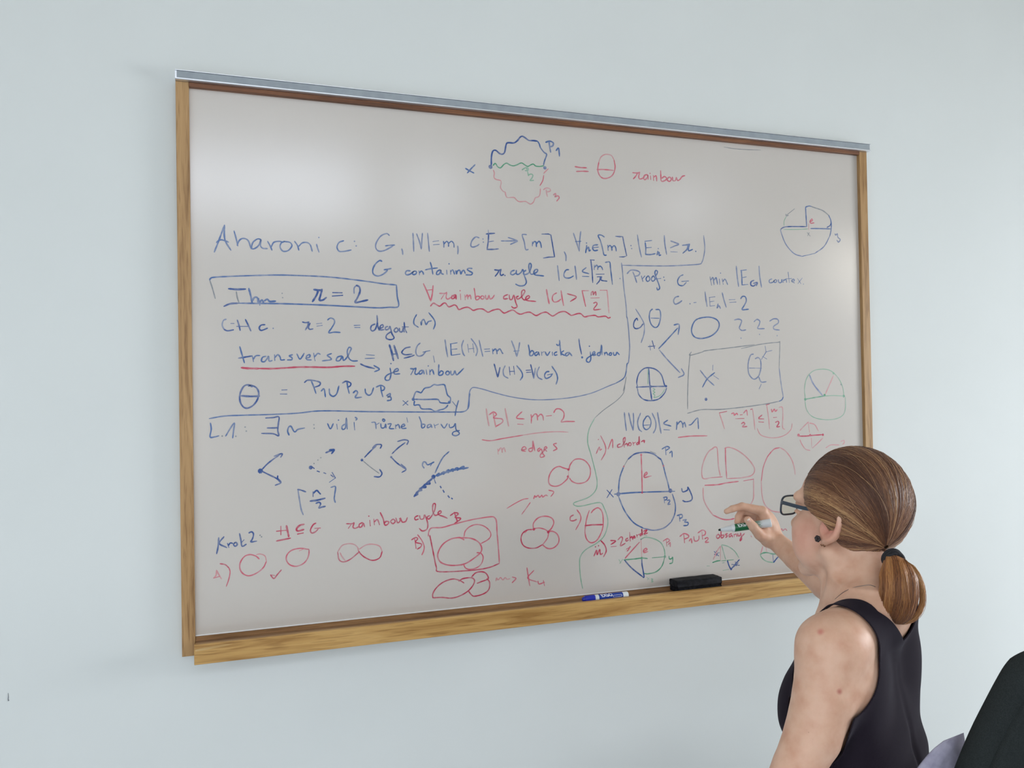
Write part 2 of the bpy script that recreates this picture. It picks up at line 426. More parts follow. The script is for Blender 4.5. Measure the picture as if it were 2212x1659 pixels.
l3.39|7278,6119 7226,6008 7244,5883 7346,5818;8008,5806 8034,5947 8055,6059;8158,6087 8095,5946 8123,5833 8228,5776
b3.41|7573,6117 7690,5977 7718,5865 7656,5767;8415,5972 8338,5959 8291,5874 8335,5803 8443,5845 8490,5901;8367,5888 8505,5915;8487,6100 8598,5943 8635,5800 8593,5659
formula_line:
B3.60|1471,5686 1388,5729 1292,5693 1219,5544 1217,5369 1287,5248 1382,5229 1490,5289 1576,5413 1602,5551 1555,5664 1448,5716 1388,5704
B4.22|1235,5494 1421,5478 1618,5483
B3.25|2088,5607 2198,5610;2055,5519 2192,5516
B3.33|2572,5766 2647,5817 2798,5803 2911,5763 2897,5699 2796,5661;3402,5744 3485,5783 3588,5742 3574,5677 3509,5652
b3.17|2722,5803 2771,5674 2819,5520;2933,5569 2997,5620 3025,5439;3505,5769 3522,5639 3553,5508;4161,5644 4268,5682 4352,5641 4333,5576 4266,5563;4267,5656 4279,5550 4312,5418
b3.38|3111,5618 3122,5502 3198,5449 3276,5513 3324,5680;3641,5520 3702,5571 3740,5519 3687,5415 3830,5420;3911,5608 3923,5516 3988,5462 4054,5501 4103,5631;4397,5443 4478,5494 4477,5441 4423,5416 4490,5415 4497,5348 4409,5331
cycle_graph:
b3.25|5015,5352 5038,5432 5086,5525 5154,5516 5208,5504 5292,5603 5417,5628 5514,5686 5597,5672 5751,5683 5791,5610 5831,5446 5900,5377 5904,5310 5884,5269;5056,5352 5288,5342 5578,5342 5633,5301 5674,5260 5870,5242;5047,5312 5035,5218 5108,5222 5163,5210 5216,5129 5422,5116 5532,5060 5644,5093 5728,5110 5798,5149 5841,5202
b7.38|5015,5352;5876,5269
b3.19|4776,5325 4891,5221;4892,5315 4774,5218
b3.04|5954,5281 6043,5171;6101,5306 6051,5144 6011,4949
formula_line:
b2.98|610,4925 625,4789 600,4629 692,4626 779,4648;914,4636 998,4778 1094,4912 1075,4750 1055,4590
k3.49|844,4639;1121,4625;1313,4818;1336,4730;2765,4828;2771,4750
B3.24|1740,5002 1897,5008 2019,5020 2005,4874 1991,4723 2009,4608 1893,4655 1651,4670;1768,4785 1894,4781 1997,4786
b3.27|2230,4614 2199,4704 2225,4792 2274,4803 2322,4713 2359,4681 2422,4735 2564,4762
b3.13|3063,4845 3125,4727 3190,4841;3266,4826 3277,4715;3306,4916;3441,4822 3381,4771 3393,4706 3457,4743 3479,4963 3496,4708;3653,4855 3663,4685;3675,4972 3719,4937 3692,4906
b2.99|4044,4844 4128,4837 4147,4697;4135,4776 4215,4826;4255,4812 4267,4720 4333,4718 4366,4796 4373,4709;4309,4916 4349,4889 4330,4858 4296,4885 4309,4916;4414,4795 4494,4800 4453,4701 4559,4685;4593,4776 4599,4683;4600,4744 4660,4780 4694,4689;4721,4720 4802,4744 4789,4784 4735,4751 4747,4687 4842,4690;4859,4929 4879,4827
word_barvy:
b3.05|5150,4948 5198,4813 5209,4692 5264,4699 5285,4757 5230,4772;5422,4767 5348,4742 5347,4688 5416,4713 5430,4758 5449,4685;5500,4765 5526,4675;5521,4729 5605,4762;5666,4760 5743,4669 5820,4769;5862,4754 5883,4673 5973,4697 6016,4764 6028,4628 6111,4530 6026,4478 5942,4508 5971,4570 6112,4598
fork_graph:
B11.05|1617,3856
B3.23|1654,3892 1788,4024 2033,4203;1906,4165 2078,4214 2045,4134;1665,3841 1809,3759 1954,3676 2038,3588;1979,3738 1978,3675 2045,3583 1922,3531
fork_graph:
B8.71|2684,3883
k3.09|2756,3969;2842,4042;2906,4091
B3.72|3016,4197 3105,4230 3194,4252;3093,4256 3202,4260 3142,4172;2710,3902 2759,3859;2821,3800 2871,3779;2967,3754 3010,3734;3123,3695 3173,3654;3149,3753 3219,3626
b2.68|3219,3626 3083,3535
fork_graph:
B6.27|3815,4001
B3.15|3876,4059 4008,4190 4142,4303;4057,4261 4129,4329 4235,4339 4266,4311 4233,4247;4213,3774 4265,3680 4211,3603 4084,3615
k2.11|3848,3974 4003,3836 4199,3683
fork_graph:
B5.29|4483,4039
B3.19|4505,4117 4646,4244 4810,4358;4635,4391 4784,4425 4886,4395 4850,4311;4496,4025 4614,3901 4801,3760;4708,3871 4822,3746 4724,3679
ceiling_bracket_fraction:
B3.50|2397,3412 2466,3396 2570,3352;2727,3343 2726,3241;2727,3305 2803,3370 2853,3324 2890,3283;2786,3084 2850,3106 2887,3065 2848,2983 2911,2995 2992,3008
l3.06|2404,3399 2438,3156 2466,2976 2509,2851
B4.12|2662,3143 2813,3154 2984,3188
b3.10|3114,3420 3216,3433 3199,3266 3187,3163 3211,3079
crossing_graph:
b3.23|5250,3753 5209,3822 5238,3896 5287,3885 5325,3830 5388,3841 5486,3885;5401,3800 5444,3865
B10.22|5466,3542
b3.02|5509,3634 5595,3805 5709,3989 5851,4113;5480,3501 5519,3391
b3.71|5522,3561 5606,3616 5591,3563 5676,3626 5732,3642 5703,3584 5788,3666 5844,3680 5815,3619 5900,3688 5957,3694 5928,3641 6013,3718 6069,3708 6040,3663 6140,3732 6211,3745 6182,3692 6316,3718;5550,3551 5675,3599 5844,3645 6069,3689 6316,3718
B4.70|5438,3503 5340,3427 5229,3339 5118,3238 5002,3111
B3.84|5424,3477 5354,3440 5381,3385 5285,3377 5243,3365 5284,3310 5174,3302 5133,3278 5187,3248 5091,3226 5049,3175 5095,3165 5002,3117
B4.99|5629,3310 5645,3280;5694,3215 5716,3173;5812,3079 5839,3042;5895,3020 5912,3006
word_krok:
B3.20|749,2479 735,2296 703,2138;854,2489 759,2355 910,2252;923,2343 952,2254;938,2292 981,2346 1028,2335;1075,2349 1047,2309 1079,2269 1122,2303 1099,2347 1070,2344;1172,2535 1198,2384 1221,2258 1306,2296;1260,2392 1205,2334;1362,2534 1421,2554 1457,2502 1436,2404 1402,2339 1522,2347
k3.21|1593,2467;1623,2432
formula_line:
R4.08|2030,2630 2028,2448;2148,2637 2171,2514 2194,2391;1939,2530 2147,2536;2526,2641 2431,2622 2361,2551 2393,2503 2517,2527;2384,2435 2503,2452
R3.45|1932,2317 2083,2338 2230,2358
R3.08|2781,2649 2718,2615 2659,2505 2690,2438 2766,2459 2829,2518;2754,2536 2875,2535
word_rainbow:
R2.97|3445,2591 3569,2583 3621,2606;3564,2583 3490,2485;3621,2600 3594,2504 3645,2474 3718,2503;3808,2593 3737,2559 3736,2494 3788,2503 3828,2578 3853,2493;3973,2634 3984,2503;3953,2727;4065,2654 4076,2522;4069,2583 4144,2636 4195,2514;4212,2794 4276,2653 4314,2506 4380,2515 4407,2566 4341,2583 4306,2546;4502,2625 4447,2576 4500,2520 4554,2569 4515,2624;4569,2647 4607,2539 4661,2562 4676,2640 4715,2545 4796,2553 4837,2638;4649,2629 4728,2531
word_cycle:
R3.03|5088,2667 5014,2631 5026,2572 5095,2586;5123,2664 5149,2582 5218,2591 5246,2670 5312,2478 5296,2345 5186,2305 5110,2372;5361,2649 5300,2618 5341,2570 5425,2658 5490,2788 5503,2908 5448,2904 5435,2765 5480,2655 5549,2655 5639,2704 5611,2743 5564,2698 5590,2647 5687,2609 5784,2559
letter_b:
R3.04|5954,2692 5994,2567 6026,2470;5855,2617 5968,2677 6052,2645 5972,2569 6112,2532 5950,2421
boxed_graph:
r3.09|5321,2178 5336,2276 5406,2359 5655,2353 5935,2409 6389,2487 6850,2525 6951,2491 6993,2392 7003,2143 7038,1645 7048,1402
R3.00|7048,1402 6771,1323 6341,1298 5583,1331 5502,1446 5438,1772 5387,2044 5357,2194
r3.26|6183,2025 6127,2065 6043,2090 5846,2064 5649,1944 5540,1738 5587,1573 5752,1478 5976,1446 6202,1467 6431,1584 6591,1708 6607,1830 6523,1959 6354,2048 6127,2084
r2.83|6184,2107 6214,2227 6330,2327 6502,2365 6673,2317 6801,2212 6848,2099 6783,1994 6594,1907;6490,1702 6590,1680 6646,1580 6600,1434 6484,1348 6313,1322 6200,1372 6159,1471
item_letter:
R2.78|4998,2159 5030,1912;4924,2119 5020,2165 5074,2134 5018,2059 5154,2009 5139,1943 5057,1896
r2.78|5070,2228 5169,2087 5221,1950 5206,1844 5163,1754
item_letter:
p2.76|635,1627 686,1685 696,1791;696,1791 745,1689 794,1595
r2.76|638,1627 753,1652
R2.77|768,1922 874,1891 949,1814
r2.37|949,1814 970,1722 938,1565 889,1426
red_circle:
r2.81|1570,1956 1499,2025 1380,2067 1261,2031 1176,1902 1174,1766 1244,1660 1362,1613 1518,1661 1651,1762 1718,1894
p2.40|1718,1894 1690,2009 1595,2062 1511,2056
check_mark:
R2.82|1799,1592 1868,1508 1939,1583 2028,1681;1799,1592 1886,1573
red_circle:
r2.86|2623,2061 2573,2090 2425,2120 2251,2090 2152,1997 2138,1884 2211,1777 2345,1733 2495,1779 2596,1898 2623,2061
p2.45|2412,2065 2524,2102
figure_eight:
p2.69|3703,1976 3691,2042 3614,2113 3485,2141 3344,2108 3247,1973;3729,2000 3873,2080 4030,2089 4187,2030 4244,1907;3298,1956 3340,1863 3408,1774
R2.71|3247,1973 3275,1803 3377,1743 3532,1795 3728,1940;4244,1907 4184,1768 4025,1723 3869,1793 3766,1880 3710,1962
formula_line:
p3.32|6784,5095 6809,4880 6844,4686;7259,5091 7300,4867 7340,4666;6951,5028 6977,4848 7017,4648
r3.21|6848,4948 6966,5014 7037,4951 6963,4876 7167,4843 7180,4760 7018,4667;7687,5003 7542,4861 7744,4828;7569,4707 7712,4695;7920,4930 7930,4852 7922,4717;7930,4852 8016,4939 8076,4918 8089,4791;8090,4862 8167,4930 8227,4886 8243,4782;8318,4884 8456,4895;8518,4964 8581,5048 8689,5046 8786,4958 8777,4830 8708,4732 8838,4738 9071,4731
r2.69|6665,4361 6881,4332 7173,4372 7707,4438
p2.74|7707,4438 8159,4485 8617,4494 8894,4471
word_edges:
p2.89|7052,4127 7065,4002;7066,4071 7126,4152 7154,4123 7168,4040;7163,4095 7214,4154 7250,4050
r2.95|7656,4076 7775,4100 7747,4157 7687,4137 7670,4070 7766,4044;7935,4122 7850,4097 7864,4040 7940,4065 7959,4289 8000,4049;8137,4114 8076,4074 8105,4031 8167,4085 8210,3971 8254,3912 8163,3882 8149,3945 8288,4080;8227,4060 8319,4102 8289,4137 8249,4096 8317,4023;8581,4211 8494,4186 8564,4112 8578,4069 8485,4030
double_circle:
r2.96|8908,3558 8925,3657 9037,3781 9193,3803 9349,3739 9466,3576 9462,3375 9355,3236 9150,3195 8980,3255 8904,3345;8877,3560 8739,3603 8631,3642 8492,3591 8383,3455 8349,3302 8393,3201 8530,3159 8685,3200 8841,3319 8867,3375
p2.51|8889,3531 8880,3389
R6.16|8883,3554;8867,3381
squiggle_arrow:
r2.94|7954,2887 7980,2964 8009,2926 8070,2965 8106,2912 8167,2965 8190,2916 8267,2959 8312,2937;8345,3076 8482,3026 8403,2918
r2.47|7261,2698 7470,2804 7679,2889 7814,2901;7634,2530 7749,2662 7863,2803
triple_lobe:
R2.93|7905,2149 7770,2144 7649,2069 7608,1933 7659,1790 7792,1710 7987,1695 8169,1765
r2.68|8169,1765 8293,1910 8332,2062;7935,2166 8086,2172 8236,2125 8311,2064;7709,2079 7785,2143
r3.15|7930,2189 7938,2300 8060,2418 8242,2448 8409,2395 8468,2279 8404,2142 8321,2077;8311,2064 8418,2070 8539,2005 8598,1874 8565,1749 8441,1660 8288,1663 8154,1766
R6.77|7944,2154;8317,2058
lobed_blob:
R3.05|5408,744 5410,838 5494,964 5662,1082 5887,1135 6054,1087 6166,1015;6040,1069 6139,1120 6338,1124 6422,1054 6378,935 6248,812 6048,722 5851,693 5629,731 5408,744;6353,1142 6454,1228 6597,1243 6711,1192 6761,1064 6593,1011 6484,980;6724,1067 6794,979 6777,816 6646,719 6416,681 6331,736 6276,809
squiggle_arrow:
p2.88|6954,992 6970,1059 7012,1014 7072,1064 7129,1003 7188,1053 7232,1008 7305,1015
r2.93|7365,1051 7461,1006 7362,913;7748,1240 7779,1014 7814,796;7926,1160 7764,988 8002,874;8026,894 8055,819 8198,850;8168,895 8196,761
item_letter:
R3.43|8995,2428 8917,2390 8909,2306 8992,2286 9077,2314
r2.97|9091,2550 9182,2416 9179,2273 9050,2062
theta_symbol:
r3.22|9426,2515 9353,2319 9318,2150 9299,1979 9343,1804 9467,1709 9627,1769 9758,1975 9800,2174 9783,2435 9674,2563 9547,2522 9475,2449
R3.70|9302,2145 9539,2149 9793,2137
green_divider:
k1.85|10479,5637 10442,5432 10242,5231 9883,5005 9624,4809
g2.75|9624,4809 9459,4525 9415,4210 9510,3861 9613,3454 9655,3192 9603,2993 9395,2833 9016,2726 9077,2645 9265,2640 9709,2693 9834,2547 9918,2311 9921,2108 9820,1855 9625,1697 9306,1549 9162,1390 9136,1192 9153,908 9181,732 9209,601
formula_line:
l3.54|10761,8493 10815,8377 10868,8225;10595,8444 10703,8536 10868,8533 10960,8485 10915,8410 10798,8382
b3.39|11004,8398 11045,8260;11029,8325 11104,8401;11181,8395 11136,8328 11178,8264 11246,8317 11215,8396 11181,8395;11332,8400 11290,8333 11329,8274 11398,8330 11366,8401 11332,8400;11434,8427 11476,8524 11420,8552 11401,8456 11497,8220 11528,8101 11466,8055 11444,8114;11398,8330 11567,8356;11653,8389;11675,8309;12227,8468 12133,8425 12061,8312 12093,8207 12214,8186 12319,8274;12181,8294 12390,8313
b2.96|13042,8442 13083,8220;13065,8358 13130,8427 13161,8238;13171,8361 13230,8424 13269,8247;13326,8396 13340,8243;13365,8551;13415,8399 13448,8252;13442,8332 13505,8396 13584,8250
l4.01|13864,8754 13886,8476 13924,8213;14585,8780 14604,8499 14653,8212
b3.73|14018,8651 14032,8449 14034,8257;14000,8641 14183,8666;14032,8449 14172,8479;14027,8257 14218,8275
B3.75|14416,8393 14323,8349 14313,8265 14394,8236 14477,8291;14396,8311 14515,8333 14487,8245
b2.81|14995,8448 14912,8414 14918,8345 15012,8354 15089,8420 15050,8381 15106,8351 15153,8406 15101,8436;15203,8439 15220,8360 15296,8363 15317,8443 15334,8364;15362,8444 15371,8359;15369,8412 15450,8447 15478,8362;15531,8649 15562,8364;15450,8463 15642,8484;15640,8398 15736,8424 15699,8464 15640,8405 15735,8360;15834,8490 15947,8350;15997,8505 15850,8347;16031,8337
formula_line:
l3.64|12087,7905 11983,7873 11929,7781 11979,7698 12100,7740 12177,7793;12881,8041 12904,7834 12935,7657;13407,8030 13456,7846 13523,7647;12418,7717;12534,7749 12604,7757
l3.46|13012,7897 13024,7683;13004,7897 13182,7917;13016,7781 13151,7802;13024,7668 13166,7686;13274,7735 13240,7620 13298,7683 13343,7613;13618,7850 13799,7860;13634,7779 13834,7793
b3.73|13982,7883 14038,7946 14129,7939 14156,7831 14087,7705 14019,7595 14224,7608
item_letter:
B3.55|10874,7261 10849,7314 10774,7225 10755,7106 10820,7048 10937,7079 11022,7169
l3.07|10821,7550 10943,7375 11055,7169 11050,6932 10962,6695
b3.34|11307,7559 11239,7498 11209,7349 11256,7172 11371,7084 11474,7145 11539,7355 11516,7533 11398,7546;11259,7326 11494,7324
branch_arrows:
B3.80|11166,6592 11361,6608;11280,6741 11343,6548
l3.08|11211,6631 11225,6503
b3.61|11467,6543 11702,6759 12034,7076;11926,7156 12081,7167 12047,6911
l3.36|11487,6504 11725,6250 12077,5919;12124,6024 12197,5873 12023,5793
blue_oval:
b3.64|12646,7326 12504,7203 12447,7005 12531,6855 12740,6811 13023,6874 13222,7013 13297,7183 13211,7319 12964,7377 12646,7326
question_mark:
l3.47|13768,7312 13896,7336 13997,7300 13958,7191 13919,7098 13998,7037 14126,7053;13967,6829
question_mark:
l3.50|14389,7274 14483,7338 14575,7293 14554,7199 14507,7095 14718,7091;14558,6933
question_mark:
l3.53|14892,7297 15025,7362 15157,7348 15173,7254 15020,7157 15037,7079 15206,7058;15127,6906
boxed_graph:
k2.41|12435,6461 12381,6370 12732,6446 12873,6492 13480,6555 14392,6657;13968,6550 14578,6667 15141,6723 15208,6686 15169,6024;12400,6430 12337,5977 12296,5375 12287,4968
l2.78|15169,6024 15226,5582 15285,5234
b3.02|15285,5234 15234,5156 15138,5117
k2.65|15138,5117 14724,5056 13985,4984 13263,4938 12697,4944 12278,4857
l3.49|12686,5975 12892,5746 13100,5576;13246,5742 13088,5836;13077,6110 13067,5979;14349,6401 14257,6370 14178,6153 14183,5904 14279,5764 14388,5732 14521,5840 14581,6058 14568,6245 14495,6308 14402,6277;14212,6028 14599,6020;14759,6464 14726,6621;14759,6464 14947,6502;14644,6339 14773,6270;14501,5793 14583,5652 14739,5656;14581,5589 14511,5465
b3.51|13125,5912 12892,5746 12746,5535;14605,6261 14759,6464
B8.51|12844,5214
crossed_circle:
B3.34|10839,5559 10815,5692 10879,5898 11031,6030 11198,6049 11382,5998 11530,5863 11610,5624 11642,5564;10831,5515 10868,5367 10998,5247 11197,5208 11433,5245 11605,5385 11675,5518;10822,5559 11238,5569 11676,5569
B3.79|11165,6044 11189,5599 11237,5228
B6.52|10822,5559;11660,5572;11215,5569
g2.13|11271,5524 11337,5493 11276,5455 11335,5419 11274,5384 11334,5345 11299,5286 11434,5313 11537,5386 11624,5504;11147,6014 11136,5807 11132,5629
formula_line:
l3.81|10447,4920 10466,4700 10494,4465;10568,4908 10622,4667 10684,4465;10684,4465 10705,4694 10699,4899;11398,4898 11437,4645 11488,4361
l3.56|10907,4895 10820,4691 10849,4498 10931,4422;11240,4887 11336,4677 11333,4499 11263,4377
b3.39|11071,4802 10986,4686 10983,4539 11064,4471 11166,4533 11202,4680 11138,4806 11055,4803;10967,4583 11200,4592;11691,4697 11571,4611 11783,4540;11568,4456 11737,4442;11963,4645 11954,4541 11942,4445;11961,4570 12066,4658 12127,4581 12131,4491;12133,4566 12186,4624 12218,4503;12312,4555 12393,4573 12570,4729 12592,4613 12599,4447
r3.16|11988,4240 12368,4264 12857,4254
formula_line:
R3.23|13243,4846 13476,4881;13742,4681 14014,4683;13920,4540 13994,4575 14029,4528 13954,4459 14101,4464;14587,4762 14473,4671 14640,4652;14471,4578 14630,4564;14724,5025 14836,5054;14947,4681 15060,4685;15011,4548 15087,4577 15124,4529 15053,4427 15152,4434;14221,4917 14284,4934
p3.03|13253,4825 13327,4624 13394,4423;14284,4934 14326,4660 14344,4373;14742,5024 14790,4710 14820,4381;15134,4954 15248,4945 15260,4699 15242,4416 15308,4351
r3.27|13619,4816 13691,4836 13708,4774 13781,4822 13817,4781;13889,4779 13962,4783;14000,4823 14093,4898 14119,4758;14889,4912 14913,4833 14983,4910 15019,4846 15076,4892
p2.53|14419,4408 14518,4234 14776,4148 15076,4138 15343,4208 15517,4345 15560,4501
chord_graph:
g2.34|16012,5190 15995,5445 16073,5732 16272,5922 16548,5985 16864,5951 17137,5754 17291,5493 17333,5249;15999,5127 16050,4871 16240,4675 16590,4586 16986,4585 17269,4682 17375,4874 17384,5199;16647,5237 16964,5245 17324,5226
G3.09|16011,5158 16331,5201 16647,5237
G7.80|16011,5158;16667,5259;17324,5226
g6.47|16989,5869
k5.19|17244,5552
l4.37|16172,5827 16302,5569 16607,5244
p3.35|16987,5804 16853,5563 16696,5291
diamond_graph:
p3.11|15812,4304 15961,4427 16100,4534;16099,4519 16131,4246;16138,4502 16312,4449 16432,4269;15805,4050 15871,3921 15984,3790 16138,3745;16185,4085 16198,3829;16576,4072 16396,3934 16217,3806;16668,3796 16848,3870 17126,3860;17189,3955 17290,3983 17309,3918 17247,3871
R3.34|15762,4153 15993,4146 16226,4157 16579,4168
R6.90|16579,4162;16149,4166
r8.13|15762,4179
split_circle:
b3.32|16157,10475 16275,10514 16353,10506;16939,10295 17015,10136 17017,9909 16964,9711;16157,10475 16169,10219 16182,9937;16317,9889 16573,9902 17017,9915;16436,9202 16005,9104
B3.11|15313,9815 15410,9874 15601,9906 16162,9935;17022,10088 16972,10004 16871,9950
k3.11|16353,10506 16470,10478 16744,10413 16939,10295
l3.04|16964,9711 16757,9410 16436,9202;16005,9104 15736,9173 15474,9416 15330,9727 15313,9815
g2.05|15430,9922 15433,10050 15513,10181;15408,9820 15830,9841 16219,9874
k3.08|15513,10213 15787,10405;15495,10244 15513,10197 15579,10217;16197,9770 16292,9678;16263,9774 16206,9681
r3.09|16302,10081 16382,10118 16363,10159 16303,10097 16321,10040 16439,10056
p2.57|16254,10014 16250,9853
l3.38|17146,9785 17173,9747 17226,9789 17243,9692 17322,9631 17260,9556 17201,9609
item_numeral:
r2.79|9644,3914 9730,4078 9748,3996 9793,4023;9774,4357 9897,4106 9893,3933 9778,3749;9708,4264;9975,4017 10093,4259 10105,4041
word_chord:
R3.07|10317,4135 10245,4108 10251,4050 10355,4066;10355,4061 10449,4203 10451,4291 10401,4234 10429,4043;10437,4101 10497,4137 10528,4069;10579,4155 10545,4112 10594,4075 10627,4124 10579,4155;10671,4166 10692,4083;10683,4131 10750,4164;10826,4161 10776,4127 10791,4097 10835,4131 10852,4307 10861,4101;10915,4164 10976,4200 11001,4140
R5.90|10992,4185
arch_graph:
b3.58|10243,2900 10258,3132 10301,3334 10403,3562;11473,3693 11531,3542 11593,3301 11656,3090 11703,2879;10241,2813 10350,2545 10476,2333 10668,2115 10928,1966;11736,2073 11843,2274 11865,2512 11786,2785
B3.80|10521,3733 10704,3857 10903,3893 11102,3885 11268,3835 11400,3740 11473,3693
k3.56|10403,3562 10521,3733;11169,3912 11329,3853
l3.58|10928,1966 11226,1895 11530,1938 11736,2073
b3.83|10130,2877 10750,2887 11855,2855
r3.31|10902,3834 10909,3393 10914,2863;10973,3287 11057,3341 11041,3386 10984,3330 10989,3256 11183,3285
B11.34|10236,2872;11726,2877
r5.89|10902,3834
R4.71|10403,3562;11537,3526;10908,2872
B3.60|9923,2990 10096,2807;10061,2997 9919,2802;12062,2919 12094,2827 12233,2865 12252,2939 12368,2692 12331,2589 12175,2568 12083,2603
b3.36|11608,4000 11621,3806;11506,3959 11643,4019 11727,3980 11624,3919;11724,3846 11793,3888 11800,3739;11540,2724 11550,2575;11513,2711 11614,2720 11613,2661 11545,2644;11629,2630 11697,2641 11697,2596 11644,2531 11719,2535;11972,2236 11992,2071;11910,2225 12047,2246 12063,2171 11983,2146;12078,2095 12182,2103 12129,2046 12232,2025 12213,1957 12092,1953
split_arch:
p3.16|13044,3916 12919,3860 12774,3668 12680,3400 12686,3188 12761,3130 12938,3151;12954,3874 13062,3946 13150,3927 13171,3743 13192,3407 13240,3191;13382,3903 13526,3928 13776,3842 14063,3646 14277,3404 14310,3263 14197,3145 13867,3099;14275,3048 14268,2739 14255,2523 14141,2344;12703,2900 12714,2612 12815,2394 12986,2171
r3.44|12938,3151 13293,3158;13411,3917 13410,3581 13435,3105;13867,3099 13453,3104;12758,2963 13146,2958 13432,2992 13793,3011;13956,3018 14275,3048;12986,2171 13267,2046 13481,2017 13643,2037
tall_oval:
r3.27|14860,3754 14726,3618 14589,3344 14517,2974;14803,3709 14956,3828 15145,3859
p3.29|14517,2974 14534,2600 14620,2346 14802,2179 15063,2115 15176,2115;15145,3859 15331,3751 15516,3523 15605,3266 15620,3107
item_numeral:
R3.27|9530,1374 9606,1512 9619,1396 9692,1525 9708,1403 9773,1426;9576,1600;9662,1622;9722,1747 9831,1624 9870,1476 9793,1333;9993,1727 10138,1702 10001,1625;10006,1567 10151,1570;10203,1726 10285,1792 10333,1745 10265,1576 10402,1624
word_chords:
R3.30|10480,1749 10424,1724 10436,1679 10502,1704;10532,1891 10544,1671;10548,1750 10595,1776 10620,1704;10661,1794 10634,1752 10686,1740 10667,1794;10727,1819 10746,1753;10740,1794 10800,1828;10860,1838 10819,1812 10842,1781 10876,1837 10878,1954 10898,1800;10927,1892 11027,1915 10942,1818 11042,1840
wheel_graph:
r3.07|10432,1476 10557,1524;10541,1540 10490,1457 10450,1425;10388,1246 10521,1367 10805,1622;10916,1379 11016,1415 10984,1453 10917,1408 10932,1349 11042,1369
p3.06|10850,1692 10863,1222
g3.07|10850,1692 10990,1735 11222,1679 11421,1561 11518,1376 11531,1197;10219,1231 10272,1140;10323,1231 10239,1134;11001,711 11067,661;11068,705 11017,651;11117,672 11166,652 11133,626 11172,593 11125,583;10942,1803 11024,1768
G3.10|10355,1211 10649,1210 10863,1216 11028,1191;11161,1198 11531,1197;11531,1197 11441,968 11271,835 11036,802 10921,821;11649,1202 11664,1127 11732,1136 11757,1164 11747,1031 11662,1008
B3.53|10380,1197 10578,983 10886,736;10863,1207 10869,1046 10919,748 10886,728
G7.05|11531,1197;10863,1213
k3.53|10850,1692
r3.10|11574,1639 11594,1459;11489,1600 11608,1651 11675,1601 11589,1548;11639,1500 11691,1547 11695,1436
formula_line:
r3.40|12097,1719 12117,1509;11983,1683 12105,1749 12235,1694 12223,1635 12109,1605;12255,1543 12315,1599 12334,1486;12396,1653 12411,1546 12480,1526 12544,1567 12553,1656;12642,1755 12662,1558;12520,1734 12661,1799 12747,1748 12728,1674 12640,1650;12726,1568 12796,1593 12824,1552 12741,1476 12846,1468
R3.46|13133,1660 13079,1603 13120,1548 13185,1595 13144,1659;13225,1760 13227,1562 13291,1572 13310,1616 13239,1622;13418,1654 13357,1628 13417,1593 13362,1552;13551,1645 13471,1614 13488,1558 13550,1599 13578,1551;13615,1625 13632,1553;13626,1603 13694,1619 13715,1556;13742,1637 13758,1569 13813,1580 13832,1640 13858,1484 13809,1436 13837,1517 13948,1616
r2.72|15052,1678 15089,1628 15146,1656 15182,1606 15259,1648 15315,1597;14151,1540 14179,1507
triangle_graph:
p3.17|12972,1009 13093,1214 13194,1337;13203,1329 13186,968
g2.45|13231,1365 13298,1152 13348,978;13240,1372 13438,1311 13635,1172 13758,991;12772,853 12852,846;13260,693 13442,708
G3.19|12943,927 13069,955 13186,961;13221,950 13357,947;13393,951 13593,950
g3.66|13247,894 13301,897
B3.68|13402,951 13444,816 13505,702;13505,702 13645,830 13775,935;13003,1214 13135,1088;13155,1171 13010,1136;13066,1217 13072,1101;13646,892 13680,780;13535,831 13772,788;13737,853 13579,750
B6.13|13514,709
fan_graph:
p3.24|14524,1227 14484,1120 14444,1029;14617,1212 14651,1060
G3.51|14435,1022 14538,1053 14670,1050 14838,1001 15047,989
g3.25|14434,1014 14497,915 14645,816 14870,766
l3.50|14838,982 14852,791
B3.76|14861,775 14968,876 15084,962
ink_smudge:
k2.77|14708,12113 14763,12140;14789,12124 14844,12143
k1.51|13550,11923 14022,11907 14717,11943
formula_line:
r3.24|5298,8038 5383,7852 5468,7632;5468,7632 5507,7801 5529,7996;5361,7883 5522,7904
r3.10|5682,7819 5813,7822 5856,7850;5808,7822 5719,7684;5856,7842 5840,7727 5881,7688 5952,7730;6188,7818 6197,7681;6181,7894;6293,7799 6305,7678;6301,7738 6359,7800 6368,7699;6372,7746 6427,7796 6449,7701;6530,7964 6551,7827 6569,7695 6635,7705 6665,7761 6593,7773 6564,7731;6723,7790 6685,7747 6731,7707 6780,7750 6738,7790;6810,7806 6823,7718 6867,7724 6897,7802 6925,7720 6984,7741 7034,7811
R3.27|6066,7801 5981,7758 5980,7704 6037,7718 6075,7793 6084,7692;5981,7780 6079,7706
R3.16|7373,7834 7278,7789 7276,7728 7371,7736;7411,7826 7424,7723 7483,7724 7529,7823 7571,7656 7608,7545 7524,7510 7465,7548;7648,7804 7594,7775 7632,7728 7738,7800 7815,7915 7785,7956 7734,7913 7737,7772 7811,7712 7932,7777 7903,7819 7842,7775 7856,7705 8097,7682
r3.66|8382,7986 8409,7817 8446,7633;8769,7963 8796,7769 8830,7598
r3.19|8651,7908 8557,7849 8531,7748 8585,7678 8693,7704 8756,7754
R3.21|8935,7892 9177,7821 9012,7702
r3.26|9331,7977 9512,7982;9338,7969 9381,7782 9425,7587;9572,7801 9805,7813;9831,8002 10024,8007
R3.02|9582,7868 9590,7938 9638,7962 9637,7881 9702,7964 9716,7871;9642,7673 9713,7697 9737,7646 9645,7513 9844,7526
p3.26|10024,8007 10042,7798 10067,7434
wavy_underline:
